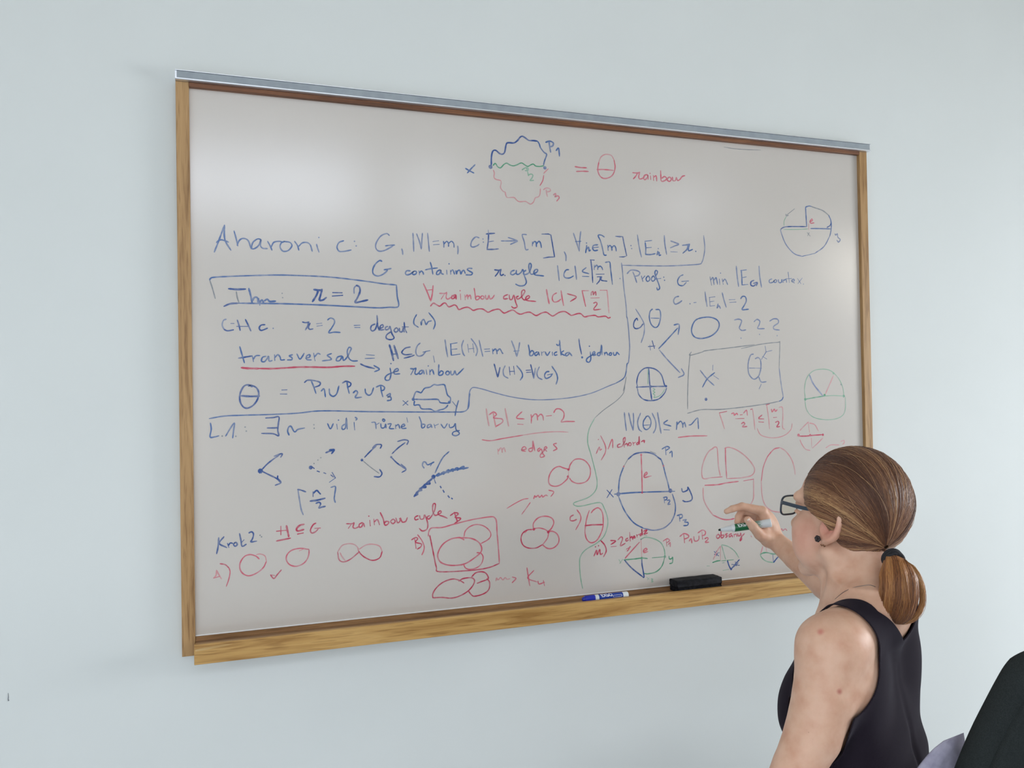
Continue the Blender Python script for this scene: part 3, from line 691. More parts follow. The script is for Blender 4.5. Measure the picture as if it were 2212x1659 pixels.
R3.26|5460,7516 5531,7585 5614,7546 5683,7520 5768,7585 5824,7591 5892,7511 5963,7526 6034,7555 6090,7529 6145,7448 6245,7485 6360,7507 6445,7467 6501,7435 6617,7470 6732,7472 6818,7424 6876,7398 6993,7450 7140,7475 7227,7412 7285,7385 7404,7435 7508,7459 7611,7391 7700,7365 7820,7403 7941,7416 8060,7351 8121,7343 8243,7402 8365,7424 8471,7363 8547,7336 8703,7424 8858,7450 8981,7386 9043,7358 9201,7404 9295,7400 9388,7327 9515,7352 9674,7369 9769,7333 9962,7353 10042,7308 10107,7326
"""

# ------------------------------------------------------------------ room shell
def structure(name, bm, m, parent=None):
    return tag(obj(name, bm, m, parent), kind='structure' if parent is None else None)

TH = 0.14
def wall_with_holes(name, axis, pos, out, a0, a1, holes):
    """a wall slab across a (x or y) with window openings; out is the side away from the room"""
    bm = bmesh.new()
    cuts_a = sorted({a0, a1} | {h[0] for h in holes} | {h[1] for h in holes})
    cuts_z = sorted({0.0, RH} | {h[2] for h in holes} | {h[3] for h in holes})
    for i in range(len(cuts_a) - 1):
        for j in range(len(cuts_z) - 1):
            am, zm = (cuts_a[i] + cuts_a[i + 1]) / 2, (cuts_z[j] + cuts_z[j + 1]) / 2
            if any(h[0] < am < h[1] and h[2] < zm < h[3] for h in holes):
                continue
            lo, hi = [0, 0, cuts_z[j]], [0, 0, cuts_z[j + 1]]
            lo[axis], hi[axis] = cuts_a[i], cuts_a[i + 1]
            lo[1 - axis], hi[1 - axis] = min(pos, pos + out * TH), max(pos, pos + out * TH)
            add_box(bm, np.array(lo), np.array(hi))
    return structure(name, bm, M['wall'])

bm = bmesh.new(); add_box(bm, (RX0 - TH, 0, 0), (RX1 + TH, TH, RH)); wall_back = structure('wall_back', bm, M['wall'])
wall_with_holes('wall_front', 0, RY0, -1, RX0 - TH, RX1 + TH, [w[1:] for w in WINDOWS if w[0] == 'front'])
wall_with_holes('wall_right', 1, RX1, 1, RY0, 0, [w[1:] for w in WINDOWS if w[0] == 'right'])
wall_with_holes('wall_left', 1, RX0, -1, RY0, 0, [w[1:] for w in WINDOWS if w[0] == 'left'])
bm = bmesh.new(); add_box(bm, (RX0 - TH, RY0 - TH, -0.1), (RX1 + TH, TH, 0)); structure('floor', bm, M['floor'])
bm = bmesh.new(); add_box(bm, (RX0 - TH, RY0 - TH, RH), (RX1 + TH, TH, RH + 0.1)); structure('ceiling', bm, M['ceiling'])
bm = bmesh.new(); add_box(bm, (RX0, -0.012, 0), (RX1, 0, 0.09), 0.003); structure('baseboard_back', bm, M['frame_white'])

# two small grey scuffs on the painted wall
scuff = mat('scuff_mark', srgb(128, 132, 138), 0.8)
bm = bmesh.new()
for pts in ([(17.5, 1497), (18, 1505), (17.6, 1511), (18.4, 1514)],):
    P3 = []
    for px, py in pts:
        d = RT.T @ np.array([(px - CX) / FPX, -(py - CY) / FPX, 1.0]); P3.append(CAM + d * (-0.0004 - CAM[1]) / d[1])
    add_tube(bm, P3, [0.0004, 0.0008, 0.001, 0.0015], 5)
o = obj('scuff_mark', bm, scuff, wall_back)

# windows: frame, mullions, pane
glass = bpy.data.materials.new('window_glass'); glass.use_nodes = True
_t = glass.node_tree; _t.nodes.clear()
_o = _t.nodes.new('ShaderNodeOutputMaterial'); _m = _t.nodes.new('ShaderNodeMixShader'); _a = _t.nodes.new('ShaderNodeBsdfTransparent'); _g = _t.nodes.new('ShaderNodeBsdfGlossy')
_g.inputs['Roughness'].default_value = 0.02; _m.inputs[0].default_value = 0.05
_t.links.new(_a.outputs[0], _m.inputs[1]); _t.links.new(_g.outputs[0], _m.inputs[2]); _t.links.new(_m.outputs[0], _o.inputs[0])
for i, (wl, a0, a1, z0, z1) in enumerate(WINDOWS):
    ax = 0 if wl == 'front' else 1
    pos = {'front': RY0 - 0.07, 'right': RX1 + 0.07, 'left': RX0 - 0.07}[wl]
    def B(bm, aa, ab, za, zb, t=0.03):
        lo, hi = [0, 0, za], [0, 0, zb]
        lo[ax], hi[ax] = aa, ab
        lo[1 - ax], hi[1 - ax] = pos - t, pos + t
        add_box(bm, np.array(lo), np.array(hi), 0.002 if t > 0.01 else 0)
    bm = bmesh.new()
    f = 0.045
    B(bm, a0, a1, z0, z0 + f); B(bm, a0, a1, z1 - f, z1); B(bm, a0, a0 + f, z0 + f, z1 - f); B(bm, a1 - f, a1, z0 + f, z1 - f)
    if a1 - a0 > 1.2:
        B(bm, (a0 + a1) / 2 - 0.02, (a0 + a1) / 2 + 0.02, z0 + f, z1 - f, 0.025)
    fr = structure('window_%d' % (i + 1), bm, M['frame_white'])
    bm = bmesh.new(); B(bm, a0 + f * 0.8, a1 - f * 0.8, z0 + f * 0.8, z1 - f * 0.8, 0.003)
    obj('pane', bm, glass, fr)

# ------------------------------------------------------------------ whiteboard
ZB = 0.88
BY = -0.012                                     # the writing surface
W = 1.83
board = tag(empty('whiteboard', (0, 0, ZB)), 'large whiteboard in an oak frame covered with blue, red and green handwriting', 'whiteboard')
ZBOT, ZTOP = ZB + 0.0445, ZB + 1.2185
bm = bmesh.new(); add_box(bm, (0.0255, BY, ZBOT), (1.797, -0.0005, ZTOP)); panel = obj('writing_surface', bm, M['board'], board)
# white strip along the panel's lower edge, its lit highlight put into the colour
bm = bmesh.new(); add_box(bm, (0.0262, BY - 0.0022, ZBOT - 0.0006), (1.797, BY, ZBOT + 0.0018), 0.0005); obj('edge_highlight', bm, M['highlight_white'], board)
for x0, x1 in ((0.0, 0.0262), (1.7965, 1.8225)):
    bm = bmesh.new(); add_box(bm, (x0, -0.0225, ZB + 0.0062), (x1, -0.0005, ZB + 1.2145), 0.0009, 2); obj('side_rail', bm, M['oak_z'], board)
bm = bmesh.new(); add_box(bm, (0.0262, -0.024, ZTOP - 0.0135), (1.7965, -0.0005, ZB + 1.2145), 0.0009); obj('head_rail', bm, M['oak_head_shaded'], board)
# map rail: an aluminium channel with two lips round a grey vinyl insert
r0, r1 = ZB + 1.2146, ZB + 1.2352
bm = bmesh.new()
add_prism_x(bm, [(-0.0005, r0), (-0.034, r0), (-0.0352, r0 + 0.0012), (-0.0352, r0 + 0.0032), (-0.0315, r0 + 0.0038), (-0.0315, r1 - 0.0024),
                 (-0.0352, r1 - 0.0018), (-0.0352, r1 - 0.0006), (-0.034, r1), (-0.0005, r1)], -0.0004, 1.8262)
rail = obj('map_rail', bm, M['alu'], board)
bm = bmesh.new(); add_box(bm, (0.003, -0.0336, r0 + 0.0040), (1.8235, -0.0314, r1 - 0.0026), 0.0003); obj('rail_insert', bm, M['insert'], rail)
# tray: sloping back strip, ledge, groove and front lip
TX0, TX1 = 0.0268, 1.7955
bm = bmesh.new()
add_prism_x(bm, [(-0.0005, ZBOT - 0.0008), (BY - 0.004, ZBOT - 0.0008), (BY - 0.010, ZB + 0.0365), (-0.0625, ZB + 0.0345), (-0.0635, ZB + 0.024),
                 (-0.066, ZB + 0.024), (-0.066, ZB + 0.008), (-0.0005, ZB + 0.008)], TX0, TX1)
tray = obj('tray', bm, M['oak_dark'], board)
bm = bmesh.new(); add_box(bm, (TX0 - 0.0018, -0.0785, ZB + 0.0026), (TX1 + 0.0018, -0.0662, ZB + 0.0436), 0.0012, 2); obj('tray_lip', bm, M['oak_x'], tray)
# lighter chipped patch at the left end of the lip
bm = bmesh.new()
chip = [(0.0275, 0.0345), (0.044, 0.0365), (0.062, 0.0378), (0.085, 0.0385), (0.10, 0.0375), (0.088, 0.0355), (0.066, 0.0332), (0.045, 0.0312), (0.0275, 0.0305)]
a = [bm.verts.new((x, -0.0788, ZB + z)) for x, z in chip]; b = [bm.verts.new((x, -0.0784, ZB + z)) for x, z in chip]
bm.faces.new(a); bm.faces.new(b[::-1])
for k in range(len(chip)): bm.faces.new((a[k], b[k], b[(k + 1) % len(chip)], a[(k + 1) % len(chip)]))
obj('chipped_patch', bm, oak('oak_bare', srgb(178, 140, 86), srgb(204, 170, 116), srgb(214, 184, 132), 0), tray)

# handwriting: every stroke is a thin film of dry ink lying on the enamel
INKC = {'B': srgb(30, 72, 142), 'b': srgb(62, 98, 156), 'l': srgb(112, 126, 164), 'R': srgb(190, 52, 84), 'r': srgb(204, 96, 114), 'p': srgb(206, 142, 146),
        'G': srgb(70, 150, 112), 'g': srgb(130, 172, 146), 'k': srgb(128, 132, 138)}
INK = {}
for k, c in INKC.items():
    m = mat({'B': 'ink_blue', 'b': 'ink_mid_blue', 'l': 'ink_faded_blue', 'R': 'ink_red', 'r': 'ink_mid_red', 'p': 'ink_faded_red', 'G': 'ink_green', 'g': 'ink_faded_green', 'k': 'ink_grey'}[k], c, 0.30, spec=0.7)
    t = NT(m)
    mp = t.coords((1, 1, 1))
    nz = t.n('ShaderNodeTexNoise', i_Scale=60.0, i_Detail=3.0)
    t.l(mp, 0, nz, 'Vector')
    lift = tuple(min(1, c[i] + (0.50 - c[i]) * 0.42) for i in range(3)) + (1,)
    rp = t.ramp([(0.42, c), (0.72, lift)])
    t.l(nz, 'Fac', rp, 'Fac'); t.l(rp, 'Color', t.b, 'Base Color')
    INK[k] = m
KEYS = list(INK)

def stroke_mesh(vs, fs, mi, pts, w, col, sharp, z):
    pts = np.asarray(pts, float)
    if len(pts) == 1:
        n = 16
        i0 = len(vs)
        for k in range(n):
            rr = w / 2 * (1 + 0.10 * math.sin(3 * k + pts[0][0] * 40))
            vs.append((pts[0][0] + rr * math.cos(TAU * k / n), z, pts[0][1] + rr * math.sin(TAU * k / n)))
        fs.append(tuple(i0 + k for k in range(n))); mi.append(col)
        return
    c = pts if sharp else catmull(pts, 5)
    keep = [0] + [i for i in range(1, len(c)) if np.linalg.norm(c[i] - c[i - 1]) > 1e-5]
    c = c[keep]
    if len(c) < 2: return
    tan = np.gradient(c, axis=0); tan /= np.linalg.norm(tan, axis=1)[:, None] + 1e-9
    nor = np.stack([-tan[:, 1], tan[:, 0]], 1)
    s = np.cumsum(np.r_[0, np.linalg.norm(np.diff(c, axis=0), axis=1)])
    wob = 1 + 0.10 * np.sin(s * 260 + c[0][0] * 90) + 0.06 * np.sin(s * 610)
    hw = w / 2 * wob
    c = c.copy(); c[0] -= tan[0] * w * 0.25; c[-1] += tan[-1] * w * 0.25
    i0 = len(vs)
    for i in range(len(c)):
        for sg in (-1, -0.5, 0.5, 1):
            e = 1.0 if 0 < i < len(c) - 1 else (0.55 if abs(sg) == 1 else 1.0)
            q = c[i] + nor[i] * hw[i] * sg * e
            vs.append((q[0], z if abs(sg) < 1 else z + 0.00002, q[1]))
    for i in range(len(c) - 1):
        for k in range(3):
            a0 = i0 + i * 4 + k
            fs.append((a0, a0 + 1, a0 + 5, a0 + 4)); mi.append(col)

block = None
layer = 0
def flush(block):
    if not block or not block[1]: return
    name, vs, fs, mi = block
    used = sorted(set(mi))
    me = bpy.data.meshes.new(name)
    me.from_pydata(vs, [], fs)
    o = link_mesh(name, me, [INK[KEYS[u]] for u in used], board)
    me.polygons.foreach_set('material_index', [used.index(u) for u in mi])
    me.update()
NAMES = {'letter_x': 'handwritten_letter', 'letter_b': 'handwritten_letter', 'word_rainbow': 'handwritten_word', 'word_transversal': 'handwritten_word', 'word_barvy': 'handwritten_word',
         'word_krok': 'handwritten_word', 'word_cycle': 'handwritten_word', 'word_edges': 'handwritten_word', 'word_chord': 'handwritten_word', 'word_chords': 'handwritten_word',
         'formula_line': 'handwritten_formula', 'item_letter': 'handwritten_letter', 'item_numeral': 'handwritten_numeral'}
for ln in INK_DATA.split('\n'):
    if not ln: continue
    if ln.endswith(':'):
        flush(block); nm = ln[:-1]; block = (NAMES.get(nm, nm), [], [], [])
        continue
    head, body = ln.split('|')
    sharp = '-' in head
    wd = float(head[1:].replace('-', '')) / 1000
    for st in body.split(';'):
        pts = [tuple(float(v) / 1e4 for v in q.split(',')) for q in st.split()]
        layer += 1
        stroke_mesh(block[1], block[2], block[3], [(x, z + ZB) for x, z in pts], wd, KEYS.index(head[0]), sharp, BY - 0.00012 - (layer % 23) * 0.000009)
flush(block)

# ------------------------------------------------------------------ things on the tray
def text_on_barrel(name, txt, size, p, d, up, radius, m, parent, u0, shear=0.25, v0=0.0, squash=1.0):
    """lettering wrapped round a barrel: u runs along d, v round it, up is the outward normal at mid height"""
    cu = bpy.data.curves.new(name, 'FONT'); cu.body = txt; cu.size = size; cu.shear = shear; cu.align_x = 'LEFT'; cu.resolution_u = 3; cu.offset = size * 0.02
    to = bpy.data.objects.new(name + '_src', cu); COL.objects.link(to)
    bpy.context.view_layer.update()
    me = bpy.data.meshes.new_from_object(to.evaluated_get(bpy.context.evaluated_depsgraph_get()))
    bpy.data.objects.remove(to)
    bmx = bmesh.new(); bmx.from_mesh(me)
    bmesh.ops.subdivide_edges(bmx, edges=[e for e in bmx.edges if e.calc_length() > size * 0.2], cuts=2)
    d = np.asarray(d, float) / np.linalg.norm(d); up = np.asarray(up, float); up = up - d * (up @ d); up /= np.linalg.norm(up)
    side = np.cross(up, d)
    ys = [v.co.y for v in bmx.verts]; ymid = (min(ys) + max(ys)) / 2
    for v in bmx.verts:
        ang = ((v.co.y - ymid) * squash + v0) / radius
        q = np.asarray(p) + d * (u0 + v.co.x) + (radius + 0.00012) * (math.cos(ang) * up - math.sin(ang) * side)
        v.co = Vector(q)
    me2 = bpy.data.meshes.new(name); bmx.to_mesh(me2); bmx.free()
    return link_mesh(name, me2, m, parent)

white_plastic = mat('white_plastic', (0.72, 0.75, 0.77, 1), 0.32)
blue_plastic = mat('blue_plastic', srgb(28, 44, 170), 0.35)
blue_label = mat('blue_label', srgb(26, 60, 150), 0.4)
green_label = mat('green_label', srgb(22, 104, 62), 0.4)
dark_nib = mat('dark_felt_nib', srgb(30, 44, 44), 0.8)
white_print = mat('white_print', (0.85, 0.87, 0.9, 1), 0.5)

# capped blue marker lying in the tray
mk0, mk1 = np.array([0.9005, -0.0545, ZB + 0.0448]), np.array([1.0225, -0.0545, ZB + 0.0446])
md = (mk1 - mk0) / np.linalg.norm(mk1 - mk0)
marker = tag(empty('marker_pen', tuple(mk0)), 'capped blue dry-erase marker lying in the oak tray left of the black eraser', 'marker')
bm = bmesh.new(); add_lathe(bm, mk0, md, [(0.0, 0.004), (0.0012, 0.0048), (0.006, 0.0056), (0.0065, 0.0078), (0.0075, 0.0082), (0.030, 0.0086), (0.0315, 0.0086)]); obj('cap', bm, blue_plastic, marker, True)
bm = bmesh.new(); add_lathe(bm, mk0, md, [(0.0315, 0.0078), (0.033, 0.0082), (0.1195, 0.0082), (0.1212, 0.0076), (0.1220, 0.006)]); obj('barrel', bm, white_plastic, marker, True)
bm = bmesh.new(); add_lathe(bm, mk0, md, [(0.0415, 0.00825), (0.0418, 0.0083), (0.1060, 0.0083), (0.1063, 0.00825)], closed=False); lab = obj('label_band', bm, blue_label, marker, True)
face = np.array([-0.35, -0.80, 0.52])
text_on_barrel('brand_lettering', 'EXPO', 0.0120, mk0, md, face, 0.0083, white_print, lab, 0.0455, 0.35, -0.0022, 1.0)
# small outlined badge after the lettering
badge = []
for k in range(40):
    a = TAU * k / 40; badge.append((0.0905 + 0.0115 * np.clip(1.25 * math.cos(a), -1, 1), 0.0026 + 0.0022 * np.clip(1.4 * math.sin(a), -1, 1)))
dd_, up_ = md, face - md * (face @ md); up_ = up_ / np.linalg.norm(up_); sd_ = np.cross(up_, dd_)
P3 = [mk0 + dd_ * u + 0.0084 * (math.cos(v / 0.0083) * up_ - math.sin(v / 0.0083) * sd_) for u, v in badge + badge[:1]]
bm = bmesh.new(); add_tube(bm, P3, 0.00035, 5); obj('badge_outline', bm, white_print, lab)

# black felt eraser
felt = noisy('black_felt', srgb(20, 20, 24), srgb(38, 37, 42), 160, 0.95, bump=0.9, bdist=0.002, spec=0.15)
er = tag(empty('board_eraser', (1.2225, -0.036, ZB + 0.0365)), 'black felt whiteboard eraser resting in the tray below the green diagrams', 'eraser')
bm = bmesh.new()
add_box(bm, (1.1600, -0.0605, ZB + 0.0364), (1.2890, -0.0225, ZB + 0.0490), 0.0025, 2)
bmesh.ops.subdivide_edges(bm, edges=bm.edges[:], cuts=3, use_grid_fill=True)
for v in bm.verts:
    v.co += Vector(RNG.normal(0, 0.0006, 3))
    if v.co.z < ZB + 0.0366: v.co.z = ZB + 0.0366
obj('felt_pad', bm, felt, er, True)
bm = bmesh.new()
add_box(bm, (1.1585, -0.0615, ZB + 0.0488), (1.2905, -0.0215, ZB + 0.0655), 0.003, 3)
bmesh.ops.subdivide_edges(bm, edges=bm.edges[:], cuts=3, use_grid_fill=True)
for v in bm.verts:
    v.co += Vector(RNG.normal(0, 0.0004, 3))
obj('backing_block', bm, noisy('black_backing', srgb(18, 18, 22), srgb(34, 34, 40), 120, 0.8, bump=0.6, bdist=0.0015, spec=0.25), er, True)

# ------------------------------------------------------------------ the person: one continuous surface grown from blended volumes
H = 0.0022

def v3(*a): return np.array(a, float)
def norm(a): a = np.asarray(a, float); return a / np.linalg.norm(a)

class Field:
    """a list of blended volumes; each is only evaluated near itself"""
    def __init__(self): self.items = []
    def cap(self, a, b, ra, rb, k=0.012, sub=False):
        a, b = np.asarray(a, float), np.asarray(b, float)
        ba = b - a; L2 = max(ba @ ba, 1e-12)
        def f(P):
            t = np.clip(((P - a) @ ba) / L2, 0, 1)
            return np.linalg.norm(P - a - t[..., None] * ba, axis=-1) - (ra + (rb - ra) * t)
        r = max(ra, rb)
        self.items.append((f, np.minimum(a, b) - r, np.maximum(a, b) + r, k, sub)); return self
    def chain(self, pts, rs, k=0.012):
        g = Field()
        for i in range(len(pts) - 1): g.cap(pts[i], pts[i + 1], rs[i], rs[i + 1], 0.003)
        m = max(rs)
        self.raw(g.eval, np.min(pts, 0) - m, np.max(pts, 0) + m, k)
    def ell(self, c, axes, radii, k=0.012, sub=False):
        c = np.asarray(c, float); A = np.asarray(axes, float); r = np.asarray(radii, float)
        def f(P):
            q = (P - c) @ A.T
            k0 = np.linalg.norm(q / r, axis=-1); k1 = np.linalg.norm(q / (r * r), axis=-1) + 1e-9
            return k0 * (k0 - 1.0) / k1
        ext = np.sqrt(((A * r[:, None]) ** 2).sum(0))
        self.items.append((f, c - ext, c + ext, k, sub)); return self
    def raw(self, f, lo, hi, k=0.012, sub=False):
        self.items.append((f, np.asarray(lo, float), np.asarray(hi, float), k, sub))
    def eval(self, P, pad=0.05):
        D = np.full(P.shape[:-1], 0.06)
        for f, lo, hi, k, sub in self.items:
            D = comb(D, f(P), k, sub)
        return D
    def grid(self, lo, hi, h, pad=0.03):
        xs = [np.arange(lo[i], hi[i] + h, h) for i in range(3)]
        D = np.full([len(x) for x in xs], 0.05, dtype=np.float32)
        for f, l, u, k, sub in self.items:
            ix = []
            for i in range(3):
                a = int(np.clip(np.floor((l[i] - pad - lo[i]) / h), 0, len(xs[i]))); b = int(np.clip(np.ceil((u[i] + pad - lo[i]) / h) + 1, 0, len(xs[i])))
                ix.append((a, b))
            if any(a >= b for a, b in ix): continue
            sl = tuple(slice(a, b) for a, b in ix)
            X, Y, Z = np.meshgrid(*[xs[i][ix[i][0]:ix[i][1]] for i in range(3)], indexing='ij')
            D[sl] = comb(D[sl], f(np.stack([X, Y, Z], -1)), k, sub)
        return D

def comb(D, d, k, sub):
    if sub:
        h = np.clip(0.5 - 0.5 * (D + d) / k, 0, 1)
        return D + (-d - D) * h + k * h * (1 - h)
    h = np.clip(0.5 + 0.5 * (d - D) / k, 0, 1)
    return d + (D - d) * h - k * h * (1 - h)

def surface_nets(D, lo, h, relax=2):
    D = np.asarray(D, float)
    nx, ny, nz = D.shape
    ins = D < 0
    c8 = [(i, j, k) for i in (0, 1) for j in (0, 1) for k in (0, 1)]
    sub = lambda A, o: A[o[0]:nx - 1 + o[0], o[1]:ny - 1 + o[1], o[2]:nz - 1 + o[2]]
    cnt_in = sum(sub(ins, o).astype(np.int8) for o in c8)
    act = np.argwhere((cnt_in > 0) & (cnt_in < 8))
    idx = -np.ones((nx - 1, ny - 1, nz - 1), dtype=np.int64)
    idx[act[:, 0], act[:, 1], act[:, 2]] = np.arange(len(act))
    acc = np.zeros((len(act), 3)); n = np.zeros(len(act))
    val = {o: D[act[:, 0] + o[0], act[:, 1] + o[1], act[:, 2] + o[2]] for o in c8}
    for a in c8:
        for ax in range(3):
            if a[ax] == 1: continue
            b = list(a); b[ax] = 1; b = tuple(b)
            va, vb = val[a], val[b]
            m = (va < 0) != (vb < 0)
            t = np.where(m, va / np.where(m, va - vb, 1), 0)
            p = np.array(a, float)[None] + t[:, None] * (np.array(b, float) - np.array(a, float))[None]
            acc[m] += p[m]; n[m] += 1
    V = np.asarray(lo)[None] + h * (act + acc / n[:, None])
    F = []
    for ax in range(3):
        o = [slice(1, -1)] * 3; o[ax] = slice(0, -1)
        A = ins[tuple(o)]
        o2 = [slice(1, -1)] * 3; o2[ax] = slice(1, None)
        Bm = ins[tuple(o2)]
        e = np.argwhere(A != Bm)
        if len(e) == 0: continue
        flip = A[e[:, 0], e[:, 1], e[:, 2]]
        g = e + 1; g[:, ax] -= 1
        u, w = (ax + 1) % 3, (ax + 2) % 3
        def cell(du, dw):
            q = g.copy(); q[:, u] -= du; q[:, w] -= dw
            return idx[q[:, 0], q[:, 1], q[:, 2]]
        q = np.stack([cell(1, 1), cell(0, 1), cell(0, 0), cell(1, 0)], 1)
        q[~flip] = q[~flip][:, ::-1]
        F.append(q)
    F = np.vstack(F)
    F = F[(F >= 0).all(1)]
    E = np.vstack([F[:, [0, 1]], F[:, [1, 2]], F[:, [2, 3]], F[:, [3, 0]]])
    for _ in range(relax):
        S = np.zeros_like(V); N = np.zeros(len(V))
        for a, b in ((0, 1), (1, 0)):
            np.add.at(S, E[:, a], V[E[:, b]]); np.add.at(N, E[:, a], 1)
        V = V + 0.5 * (S / np.maximum(N, 1)[:, None] - V)
    return V, F

def np_mesh(name, V, F):
    me = bpy.data.meshes.new(name)
    F = np.asarray(F)
    me.vertices.add(len(V)); me.vertices.foreach_set('co', np.asarray(V, np.float32).ravel())
    k = F.shape[1]
    me.loops.add(F.size); me.loops.foreach_set('vertex_index', F.ravel().astype(np.int32))
    me.polygons.add(len(F)); me.polygons.foreach_set('loop_start', np.arange(0, F.size, k, dtype=np.int32))
    me.update(calc_edges=True); me.validate()
    return me

# ---- measured places
def head_axes(yaw, pitch, roll):
    c, s = math.cos(pitch), math.sin(pitch)
    f = v3(-math.sin(yaw) * c, math.cos(yaw) * c, s); l = v3(-math.cos(yaw), -math.sin(yaw), 0); u = np.cross(f, l)
    cr, sr = math.cos(roll), math.sin(roll)
    return f, cr * l + sr * u, cr * u - sr * l
HF, HL, HU = head_axes(math.radians(10), math.radians(9), math.radians(4))
HA = np.stack([HF, HL, HU])
HE = v3(1.0520, -0.8025, 1.1956)
def hp(f, l, u): return HE + f * HF + l * HL + u * HU
def hloc(P): return (np.asarray(P) - HE) @ HA.T

TT = v3(-0.472, 0.882, 0.0); TL = v3(-0.882, -0.472, 0.0)
SL = at(1795, 1400, 1.21)
TM = SL - 0.126 * TL; TM[2] = 0.0
ZS = SL[2]
def tp(a, b, z): return v3(TM[0], TM[1], 0) + a * TL + b * TT + v3(0, 0, z)
SR = tp(-0.140, 0.035, ZS + 0.022)

# ---- head and neck
skin = Field()
skin.ell(hp(0.002, 0, 0.040), HA, (0.079, 0.0685, 0.076), 0.02)
skin.ell(hp(0.040, 0, -0.016), HA, (0.053, 0.055, 0.078), 0.014)
skin.ell(hp(0.036, 0, 0.046), HA, (0.061, 0.0630, 0.055), 0.010)
for s in (1, -1):
    skin.cap(hp(0.004, 0.052 * s, -0.040), hp(0.066, 0.017 * s, -0.090), 0.0135, 0.0125, 0.018)
    skin.ell(hp(0.062, 0.040 * s, -0.018), HA, (0.024, 0.021, 0.026), 0.012)
    skin.cap(hp(0.094, 0.012 * s, 0.030), hp(0.079, 0.049 * s, 0.032), 0.0085, 0.0095, 0.012)
    skin.ell(hp(0.050, 0.043 * s, -0.044), HA, (0.028, 0.019, 0.030), 0.014)
    skin.ell(hp(0.099, 0.031 * s, 0.012), HA, (0.014, 0.016, 0.011), 0.008, True)
    skin.ell(hp(0.0835, 0.031 * s, 0.0185), HA, (0.0105, 0.016, 0.0055), 0.004)
    skin.ell(hp(0.0835, 0.031 * s, 0.0045), HA, (0.0100, 0.015, 0.0050), 0.004)
    skin.ell(hp(0.1065, 0.0105 * s, -0.0275), HA, (0.010, 0.0065, 0.0065), 0.006)
    skin.ell(hp(0.108, 0.0065 * s, -0.0335), HA, (0.0045, 0.0032, 0.004), 0.002, True)
skin.ell(hp(0.078, 0, -0.091), HA, (0.015, 0.018, 0.013), 0.012)
skin.cap(hp(0.094, 0, 0.022), hp(0.112, 0, -0.022), 0.0065, 0.0095, 0.010)
skin.ell(hp(0.1155, 0, -0.0255), HA, (0.0085, 0.0085, 0.0080), 0.008)
skin.ell(hp(0.086, 0, -0.058), HA, (0.016, 0.025, 0.021), 0.012)
skin.cap(hp(0.0995, 0.018, -0.0560), hp(0.1020, 0, -0.0535), 0.0035, 0.0045, 0.005)
skin.cap(hp(0.0995, -0.018, -0.0560), hp(0.1020, 0, -0.0535), 0.0035, 0.0045, 0.005)
skin.cap(hp(0.0975, 0.014, -0.0640), hp(0.0975, -0.014, -0.0640), 0.0050, 0.0050, 0.005)
skin.cap(hp(0.107, 0.021, -0.0590), hp(0.107, -0.021, -0.0590), 0.0016, 0.0016, 0.004, True)
# ears
for s in (1, -1):
    ring = []
    for k in range(13):
        a = math.radians(28 + 244 * k / 12)
        ring.append(hp(-0.008 + 0.0165 * math.cos(a) - 0.004 * math.sin(a), (0.0665 + 0.0045 * (1 - math.cos(a)) * 0.8) * s, 0.010 + 0.027 * math.sin(a)))
    skin.chain(ring, [0.0042] * 13, 0.004)
    skin.ell(hp(-0.010, 0.0655 * s, 0.009), HA, (0.016, 0.0045, 0.027), 0.006)
    inner = [hp(-0.004 + 0.010 * math.cos(math.radians(a)), 0.0695 * s, 0.006 + 0.015 * math.sin(math.radians(a))) for a in (60, 110, 160, 210, 260)]
    skin.chain(inner, [0.0032] * 5, 0.004)
    skin.ell(hp(0.001, 0.0675 * s, -0.0175), HA, (0.009, 0.0048, 0.0095), 0.006)
    skin.ell(hp(0.0100, 0.0665 * s, -0.001), HA, (0.0045, 0.004, 0.0085), 0.010)
    skin.ell(hp(0.001, 0.0735 * s, 0.001), HA, (0.0062, 0.007, 0.0085), 0.004, True)
# neck
NB = tp(0.0, -0.020, ZS + 0.035)
N0 = hp(-0.018, 0, -0.050)
skin.cap(N0, NB, 0.047, 0.050, 0.025)
skin.cap(hp(0.018, 0, -0.070), tp(0, 0.036, ZS + 0.005), 0.026, 0.030, 0.02)
for s in (1, -1):
    skin.cap(hp(-0.012, 0.044 * s, -0.045), tp(0.018 * s, 0.044, ZS + 0.000), 0.010, 0.008, 0.02)

# ---- torso, built from cross sections
SEC = np.array([  # z - ZS, centre forward, half width, half depth
    [0.070, -0.018, 0.048, 0.044], [0.045, -0.012, 0.070, 0.050], [0.020, 0.000, 0.102, 0.056], [-0.020, 0.014, 0.122, 0.060], [-0.070, 0.018, 0.124, 0.066],
    [-0.130, 0.010, 0.124, 0.072], [-0.200, -0.003, 0.121, 0.075], [-0.280, -0.014, 0.118, 0.076], [-0.360, -0.018, 0.120, 0.079],
    [-0.440, -0.004, 0.146, 0.090], [-0.520, -0.004, 0.166, 0.106], [-0.580, -0.002, 0.164, 0.110]])
SECZ = SEC[::-1, 0] + ZS
def torso_f(P):
    q = P - TM
    a, b, z = q @ TL, q @ TT, P[..., 2]
    zc = np.clip(z, SECZ[0], SECZ[-1])
    cf, w, hd = (np.interp(zc, SECZ, SEC[::-1, i]) for i in (1, 2, 3))
    w = np.where(a < 0, w * 1.0, w)
    r = (np.abs(a / w) ** 2.5 + np.abs((b - cf) / hd) ** 2.5 + 1e-12) ** (1 / 2.5)
    d = (r - 1) * np.minimum(w, hd) * 0.92
    return np.maximum(d, np.maximum(z - SECZ[-1], SECZ[0] - z))
